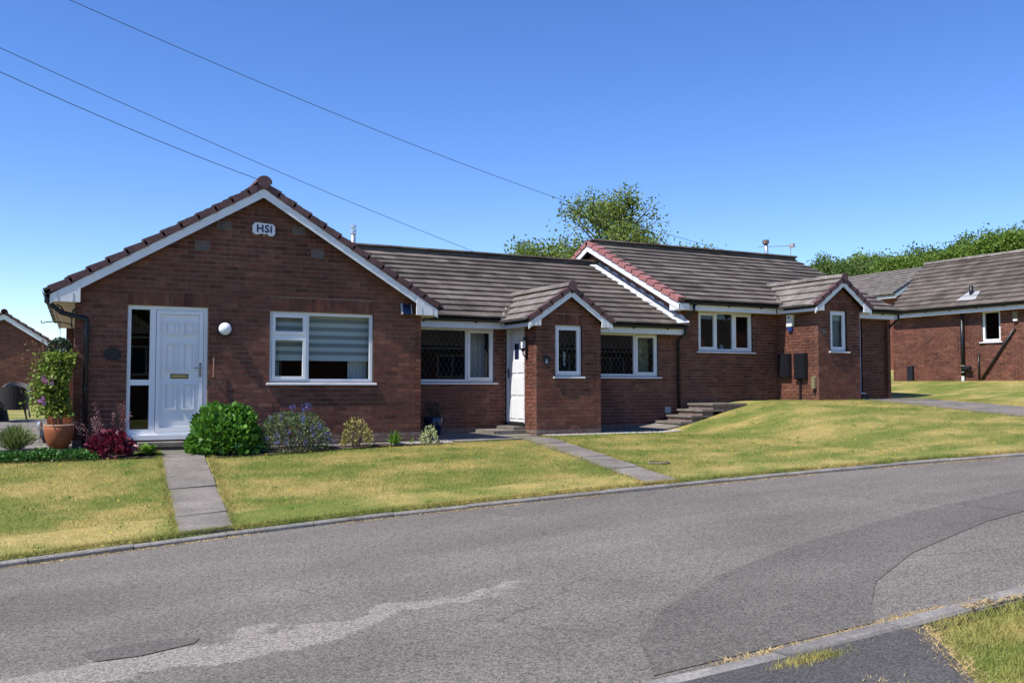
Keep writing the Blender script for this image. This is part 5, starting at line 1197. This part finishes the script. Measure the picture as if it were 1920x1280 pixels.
# ================================================================== patio furniture
def chair(loc, rz, label, m='rattan'):
    t = thing('rattan_chair', label, 'chair', loc, 'rattan patio chairs'); c, s_ = math.cos(rz), math.sin(rz)
    def W(p): return (loc[0] + p[0] * c - p[1] * s_, loc[1] + p[0] * s_ + p[1] * c, loc[2] + p[2])
    def build(mb, nm, mm, sm=False): mb.V = [W(v) for v in mb.V]; return mb.build(nm, mm, t, sm)
    mb = MB(); mb.box((-.30, -.28, .36), (.30, .30, .44)); build(mb, 'seat', m)
    mb = MB(); mb.box((-.27, -.24, .44), (.27, .27, .50)); build(mb, 'cushion', 'cushion')
    V = []; F = []; nn = 14
    for r_, zt in ((.34, 0), (.31, 0)):
        for i in range(nn + 1):
            a = math.pi * (i / nn) ; x = -math.cos(a) * r_; y = .02 + math.sin(a) * r_ * .95; h = .66 + .24 * math.sin(a) ** .7
            V += [(x, y, .30), (x, y, h)]
    k = 2 * (nn + 1)
    for i in range(nn): F += [(2 * i, 2 * i + 2, 2 * i + 3, 2 * i + 1), (k + 2 * i + 1, k + 2 * i + 3, k + 2 * i + 2, k + 2 * i), (2 * i + 1, 2 * i + 3, k + 2 * i + 3, k + 2 * i + 1)]
    mb = MB(); mb.add(V, F); build(mb, 'backrest', m)
    for sx in (-1, 1):
        mb = MB(); mb.tube([(sx * .32, .02, .66), (sx * .34, -.15, .65), (sx * .33, -.32, .60), (sx * .31, -.34, .40)], .03, 8); build(mb, 'arm', m)
        for sy in (-1, 1): mb = MB(); mb.tube([(sx * .26, sy * .24, .38), (sx * .29, sy * .28, .2), (sx * .33, sy * .36, 0)], [.025, .02, .018], 8); build(mb, 'leg', m)
    return t
chair((-.42, 26.0, -.105), math.pi * 1.0, 'dark rattan armchair with its back to the road on the patio')
chair((-.36, 27.2, -.02), .0, 'grey rattan armchair with tall woven back facing the road', 'rattan_g')
chair((-1.35, 26.5, -.105), -1.4, 'dark rattan armchair at the left edge of the patio')
tb = thing('patio_table', 'round glass topped rattan table between the patio chairs', 'table', (-.75, 26.7, -.105))
mb = MB(); mb.lathe([(.40, 0), (.40, .014), (.39, .016)], (-.75, 26.7, .56), 28); mb.build('table_top', 'tableglass', tb); mb = MB(); mb.lathe([(.26, 0), (.20, .3), (.26, .64)], (-.75, 26.7, -.1), 14); mb.build('pedestal', 'rattan', tb)

# ================================================================== trees
def grow(rs, mb_pts, p, d, L, r, depth, tips, spread, upb):
    """recursive branch; appends tubes to mb_pts and twig ends to tips"""
    segs = 3; q = p; pts = [p]; rad = [r]
    for i in range(segs):
        d = (d + Vector((rs.gauss(0, .10), rs.gauss(0, .10), rs.gauss(0, .06) + upb))).normalized(); q = q + d * (L / segs); pts.append(q); rad.append(r * (1 - .45 * (i + 1) / segs))
    mb_pts.tube(pts, rad, 6 if r > .04 else 4, cap=False)
    if depth <= 3: tips += [(pts[2], d), (pts[3], d)]
    if depth == 0: return
    for i in range(rs.choice((2, 3, 3))):
        a = rs.uniform(0, 6.28); sp = spread * rs.uniform(.6, 1.3); side = Vector((math.cos(a), math.sin(a), 0)); nd = (d + side * sp).normalized()
        st = pts[rs.choice((2, 3, 3))]; grow(rs, mb_pts, st, nd, L * rs.uniform(.62, .85), r * .58, depth - 1, tips, spread, upb)
def tree_parts(seed, height, depth=5, spread=.75, leaves=26, sig=.35, lsize=.16, m='leaf_tree', trunk=.28, L0=.27, upb=.03, squash=1.0, width=None, fill=0):
    rs = random.Random(seed); rg = np.random.default_rng(seed); mb = MB(); tips = []
    grow(rs, mb, Vector((0, 0, -.2)), Vector((0, 0, 1)), height * L0, height * trunk / 10, depth, tips, spread, upb)
    T = np.array([t[0] for t in tips]); TV = np.array(mb.V); hm = T[:, 2].max()
    mu = np.median(T[:, :2], 0)
    for A in (T, TV): A[:, :2] -= mu * np.clip(A[:, 2:] / hm, 0, 1)
    sc = (height - sig) / hm; sw = width / (np.percentile(T[:, 0], 96) - np.percentile(T[:, 0], 4) + 2 * sig) if width else sc
    for A in (T, TV): A *= [sw, sw, sc]
    if fill:      # twig ends filling the rounded crown between the main limbs
        d = rg.normal(size=(fill, 3)); d /= np.linalg.norm(d, axis=1, keepdims=True); d *= rg.uniform(.35, 1, fill)[:, None] ** .6
        C_ = d * [width * .47, width * .47, height * .29] + [0, 0, height * .68]; T = np.concatenate([T, C_])
        tw = MB()
        for q in C_: tw.tube([(q[0] * .25, q[1] * .25, q[2] - height * .14), (q[0] * .7, q[1] * .7, q[2] - height * .05), tuple(q)], [.05, .03, .012], 4, cap=False)
        k = len(TV); TV = np.concatenate([TV, np.array(tw.V)]); mb.F += [tuple(i + k for i in f) for f in tw.F]
    n = len(T) * leaves; P = np.repeat(T, leaves, 0) + rg.normal(size=(n, 3)) * sig * np.array([1, 1, .75]); D = rg.normal(size=(n, 3)) + [0, 0, .25]
    V, F = leaf_mesh(P, D, lsize * rg.uniform(.6, 1.3, n), lsize * .62, .2)
    return mesh_from('trunk', [tuple(v) for v in TV], mb.F), mesh_np('crown', V, F), m
def plant_tree(name, label, parts, loc, rz=0, sc=1.0, group=None):
    t = thing(name, label, 'tree', loc, group)
    for nm, me, mm in (('trunk', parts[0], 'bark'), ('crown', parts[1], parts[2])):
        if not me.materials: me.materials.append(M[mm])
        o = bpy.data.objects.new(nm, me); col.objects.link(o); o.parent = t
    t.rotation_euler = (0, 0, rz); t.scale = (sc, sc, sc); return t
ash = tree_parts(5, 9.5, 5, .85, 46, .30, .15, 'leaf_ash', .30, .22, .01, 1, 6.4, 110)
plant_tree('ash_tree', 'tall airy tree with bare branches showing, rising behind the highest roof', ash, (22.6, 34.0, -.1), .6)
ash2 = tree_parts(9, 6.6, 4, .8, 80, .30, .15, 'leaf_ash', .26, .24, .02, 1, 2.6)
plant_tree('ash_tree', 'smaller light green tree left of the tall airy tree', ash2, (20.0, 33.7, -.1), 1.0, 1.05)
plant_tree('ash_tree', 'low light green tree right of the tall airy tree above the ridge', ash2, (23.9, 32.0, .1), 3.0, .98)
k1 = tree_parts(21, 10, 5, .8, 60, .42, .22, 'leaf_tree', .3, .2, .0, 1, 7.5); k2 = tree_parts(33, 9, 5, .85, 60, .42, .22, 'leaf_tree2', .3, .2, .0, 1, 7.5)
def at(px, t):
    u = (px - 960) / 1734.; th = R(27.4); return (t * (math.sin(th) + u * math.cos(th)), t * (math.cos(th) - u * math.sin(th)))
spots = [(1560, 66, 10.2, k2, 'leftmost small tree of the wood behind the roofs'), (1600, 70, 10.9, k1, 'bright green tree just right of the leftmost one in the wood'), (1640, 64, 9.5, k2, 'grey green tree in the middle of the wood behind the grey roof'),
         (1690, 66, 10.2, k1, 'bright tree above the end of the grey distant roof'), (1725, 60, 9.5, k1, 'broad tree rising behind the ridge end of the side bungalow'), (1775, 64, 10.7, k2, 'dark topped tree behind the side bungalow ridge'), (1815, 58, 9.9, k1, 'bright green tree above the middle of the side bungalow ridge'),
         (1850, 62, 11.1, k2, 'tall tree second from the right edge of the wood'), (1890, 56, 10.4, k1, 'tallest bright green tree of the wood near the picture edge'), (1945, 58, 10.7, k2, 'tree at the right picture edge of the wood')]
for i, (px, t, h, kk, lab) in enumerate(spots):
    x, y = at(px, t); base = 10 if kk is k1 else 9; plant_tree('woodland_tree', lab, kk, (x, y, gz(x, y) - .2), i * 1.7, (h - gz(x, y)) / base * 1.0, 'wood behind the roofs')
plant_tree('street_tree', 'leafy tree across the road, seen reflected in the door side light', k1, (4.4, -5.6, -.7), .4, .62)
plant_tree('street_tree', 'leafy tree across the road beyond the opposite bungalow, seen in reflections', k1, (54.5, -9.5, 1.5), 2.4, .75)
plant_tree('street_tree', 'leafy tree past the near end of the bungalow across the road', k2, (-3.5, -11.5, -.8), 1.4, .8)

# ================================================================== overhead cables
pole = thing('telegraph_pole', 'wooden telegraph pole carrying the three overhead cables', 'pole', (-9, 12, -.8)); mb = MB(); mb.tube([(-9, 12, -1.2), (-9, 12, 8.8)], [.14, .10], 12); mb.build('shaft', 'wood_pole', pole, True)
mb = MB(); mb.box((-9.5, 11.95, 8.45), (-8.5, 12.05, 8.57)); mb.build('crossarm', 'wood_pole', pole)
def cable(E, pz, sag, lab):
    P = Vector((-9, 12, pz)); E = Vector(E); pts = []
    for i in range(41):
        t = i / 40; q = P.lerp(E, t); q.z -= 4 * sag * t * (1 - t); pts.append(q)
    mb = MB(); mb.tube(pts, .0052, 6); tag(mb.build('overhead_cable', 'wire'), lab, 'cable', 'overhead cables')
cable((19.381, 21.0, 4.551), 8.55, .82, 'longest overhead cable, running to the highest ridge')
cable((10.049, 21.0, 4.09), 7.95, .28, 'middle overhead cable, ending on the recessed bungalow ridge')
cable((3.18, 14.90, 4.08), 8.55, .50, 'lowest overhead cable, ending at the gable apex')

# ================================================================== grass
def in_poly(X, Y, poly):
    ins = np.zeros(len(X), bool); n = len(poly)
    for i in range(n):
        x0, y0 = poly[i]; x1, y1 = poly[(i + 1) % n]; c = ((y0 > Y) != (y1 > Y)) & (X < (x1 - x0) * (Y - y0) / (y1 - y0 + 1e-12) + x0); ins ^= c
    return ins
BLOCK = [[(1.70, 14.75), (2.34, 14.75), (1.92, 9.9), (1.34, 9.9)], [(8.2, 16.5), (8.82, 16.5), (7.54, 9.7), (7.0, 9.7)], [(18, 17.3), (20.02, 17.0), (18.92, 7.0), (17.22, 7.0)], [(2.3, 13.95), (4.1, 14.2), (6.2, 14.5), (6.2, 15.2), (2.3, 15.2)], [(-1, 14.16), (1.75, 14.12), (1.75, 15.2), (-1, 15.2)], [(-4, 14.7), (.6, 14.7), (.6, 28.3), (-4, 28.3)],
         [(.5, 15.05), (6.05, 15.05), (6.05, 17.5), (.5, 17.5)], [(6, 14.75), (8.25, 14.9), (8.25, 17.5), (6, 17.5)], [(8.8, 15.75), (12.2, 15.75), (13.0, 16.3), (13.0, 17.5), (8.8, 17.5)], [(13, 16.3), (15.6, 16.35), (15.6, 17.5), (13, 17.5)], [(15.5, 16.9), (16.4, 16.9), (16.4, 17.5), (15.5, 17.5)], [(16.3, 16.02), (17.9, 16.02), (17.9, 17.5), (16.3, 17.5)], [(17.8, 17.2), (20.4, 17.2), (20.4, 25), (17.8, 25)], [(26.3, 12), (33, 12), (33, 23), (26.3, 23)]]
def blades(name, X, Y, hmin, hmax, w, m, label, cat, zf=G, lean=.5):
    n = len(X); Z = zf(X, Y) - .004; h = RNG.uniform(hmin, hmax, n); a = RNG.uniform(0, 6.28, n); ln = RNG.normal(size=(n, 2)) * lean * h[:, None]; sx, sy = np.cos(a) * w, np.sin(a) * w
    V = np.stack([np.stack([X - sx, Y - sy, Z], -1), np.stack([X + sx, Y + sy, Z], -1), np.stack([X + ln[:, 0], Y + ln[:, 1], Z + h], -1)], 1); F = np.arange(n * 3).reshape(n, 3)
    o = obj(name, mesh_np(name, V.reshape(-1, 3), F), m); return tag(o, label, cat, kind='stuff')
def scatter(x0, x1, y0, y1, dens):
    n = int((x1 - x0) * (y1 - y0) * dens); X = RNG.uniform(x0, x1, n); Y = RNG.uniform(y0, y1, n); k = Y > kerbY(X) + .07
    for b in BLOCK: k &= ~in_poly(X, Y, b)
    return X[k], Y[k]
X1, Yb1 = scatter(-3, 9, 9.4, 15.9, 4600); X2, Yb2 = scatter(9, 21, 7.0, 17.4, 2600); X3, Yb3 = scatter(20, 26.3, 9, 23, 500); X4_, Yb4 = scatter(-5, .6, 28.2, 44.9, 120)
blades('grass', np.concatenate([X1, X2, X3, X4_]), np.concatenate([Yb1, Yb2, Yb3, Yb4]),   .012, .032, .0024, 'blades', 'short dry mown lawn grass, patchy green and straw', 'grass')
n = 60000; X = RNG.uniform(3.4, 9, n); Y = RNG.uniform(1.6, 3.80, n); k = X > 4.74 + RNG.normal(size=n) * .05 - (3.8 - Y) * .72
blades('verge_grass', X[k], Y[k], .02, .055, .003, 'blades', 'longer green grass of the near verge by the footway', 'grass', zf=lambda x, y: zr(x) + .02)
# dry straw gathered along the kerbs and path edges
n = 9000; X = RNG.uniform(-3, 15, n); Y = kerbY(X) - .03 - np.abs(RNG.normal(size=n)) * .035; kk = (np.sin(X * 1.7) + np.sin(X * 4.1 + 1) + RNG.normal(size=n) * .6) > -.2
blades('kerb_straw', X[kk], Y[kk], .004, .016, .006, 'straw', 'dry straw and dead grass gathered along the far kerb', 'straw', zf=lambda x, y: zr(x) + .003, lean=2.2)
n = 5200; X = RNG.uniform(3.3, 9, n); Y = 3.945 + np.abs(RNG.normal(size=n)) * .03 + .10 * smst(3.4, 6, X) - .0; q = X > 5.2; Y[q] -= RNG.uniform(0, .2, q.sum())
blades('verge_straw', X, Y, .005, .02, .006, 'straw', 'dry straw along the near kerb stones', 'straw', zf=lambda x, y: zr(x) + .03 * (y < 3.95), lean=2.0)
n = 1600; Y = RNG.uniform(2.2, 3.78, n); X = 4.68 - (3.8 - Y) * .72 + RNG.normal(size=n) * .05; blades('verge_fringe', X, Y, .006, .022, .004, 'straw', 'dry fringe where the near verge meets the footway', 'straw', zf=lambda x, y: zr(x) + .03, lean=1.6)
n = 900; X = 3.72 + RNG.normal(size=n) * .12; Y = 3.70 + RNG.normal(size=n) * .03; blades('kerb_weeds', X, Y, .01, .035, .003, 'blades', 'tuft of weeds in the joint behind the near kerb', 'weeds', zf=lambda x, y: zr(x) + .03)
n = 500; X = 3.72 + RNG.normal(size=n) * .10; Y = 3.05 + RNG.normal(size=n) * .12; blades('footway_weeds', X, Y, .008, .028, .003, 'straw', 'dry weeds growing through the footway joint', 'weeds', zf=lambda x, y: zr(x) + .03)
# weeds and clover in the turf, and overhanging grass along every hard edge
Xw, Yw_ = scatter(-3, 20, 8, 16, 2.6); k = 26; P = np.repeat(np.stack([Xw, Yw_], -1), k, 0) + RNG.normal(size=(len(Xw) * k, 2)) * np.repeat(RNG.uniform(.03, .10, len(Xw)), k)[:, None]
P3 = np.stack([P[:, 0], P[:, 1], G(P[:, 0], P[:, 1]) + RNG.uniform(.008, .03, len(P))], -1); V, F = leaf_mesh(P3, RNG.normal(size=P3.shape) + [0, 0, .2], RNG.uniform(.012, .028, len(P)), .014); o = obj('lawn_weeds', mesh_np('lawn_weeds', V, F), 'leaf_hyd'); tag(o, 'clover and weed patches growing in the lawns', 'weeds', kind='stuff')
ex, ey = [], []
for a0, a1, sg in (((1.70, 14.7), (1.34, 9.98), -1), ((2.32, 14.0), (1.92, 9.98), 1), ((8.20, 15.8), (7.0, 9.8), -1), ((8.82, 15.7), (7.54, 9.8), 1), ((17.98, 15.9), (17.23, 7.8), -1)):
    n = 2600; t = RNG.uniform(0, 1, n); w_ = RNG.normal(size=n) * .022 + .012 + .02 * np.sin(t * 60); ex.append(a0[0] + (a1[0] - a0[0]) * t + sg * w_); ey.append(a0[1] + (a1[1] - a0[1]) * t)
n = 16000; x_ = RNG.uniform(-3, 16, n); ex.append(x_); ey.append(kerbY(x_) + .055 + np.abs(RNG.normal(size=n)) * .03)
blades('edge_grass', np.concatenate(ex), np.concatenate(ey), .02, .06, .003, 'blades', 'ragged grass overhanging the kerb and path edges', 'grass', lean=.7)
# dandelions
n = 95; X = np.concatenate([RNG.uniform(-2, 8, n), RNG.uniform(8, 19, n)]); Y = np.concatenate([RNG.uniform(9.8, 14.3, n), RNG.uniform(8.5, 15.5, n)]); k = Y > kerbY(X) + .1
for b in BLOCK: k &= ~in_poly(X, Y, b)
P = np.stack([X, Y, G(X, Y) + .035], -1)[k]; P = np.repeat(P, 4, 0) + RNG.normal(size=(len(P) * 4, 3)) * .005; V, F = leaf_mesh(P, RNG.normal(size=P.shape) + [0, 0, .3], .015, .014); o = obj('dandelions', mesh_np('dandelions', V, F), 'flower_yellow'); tag(o, 'tiny yellow flowers scattered over the lawn', 'flowers', kind='stuff')
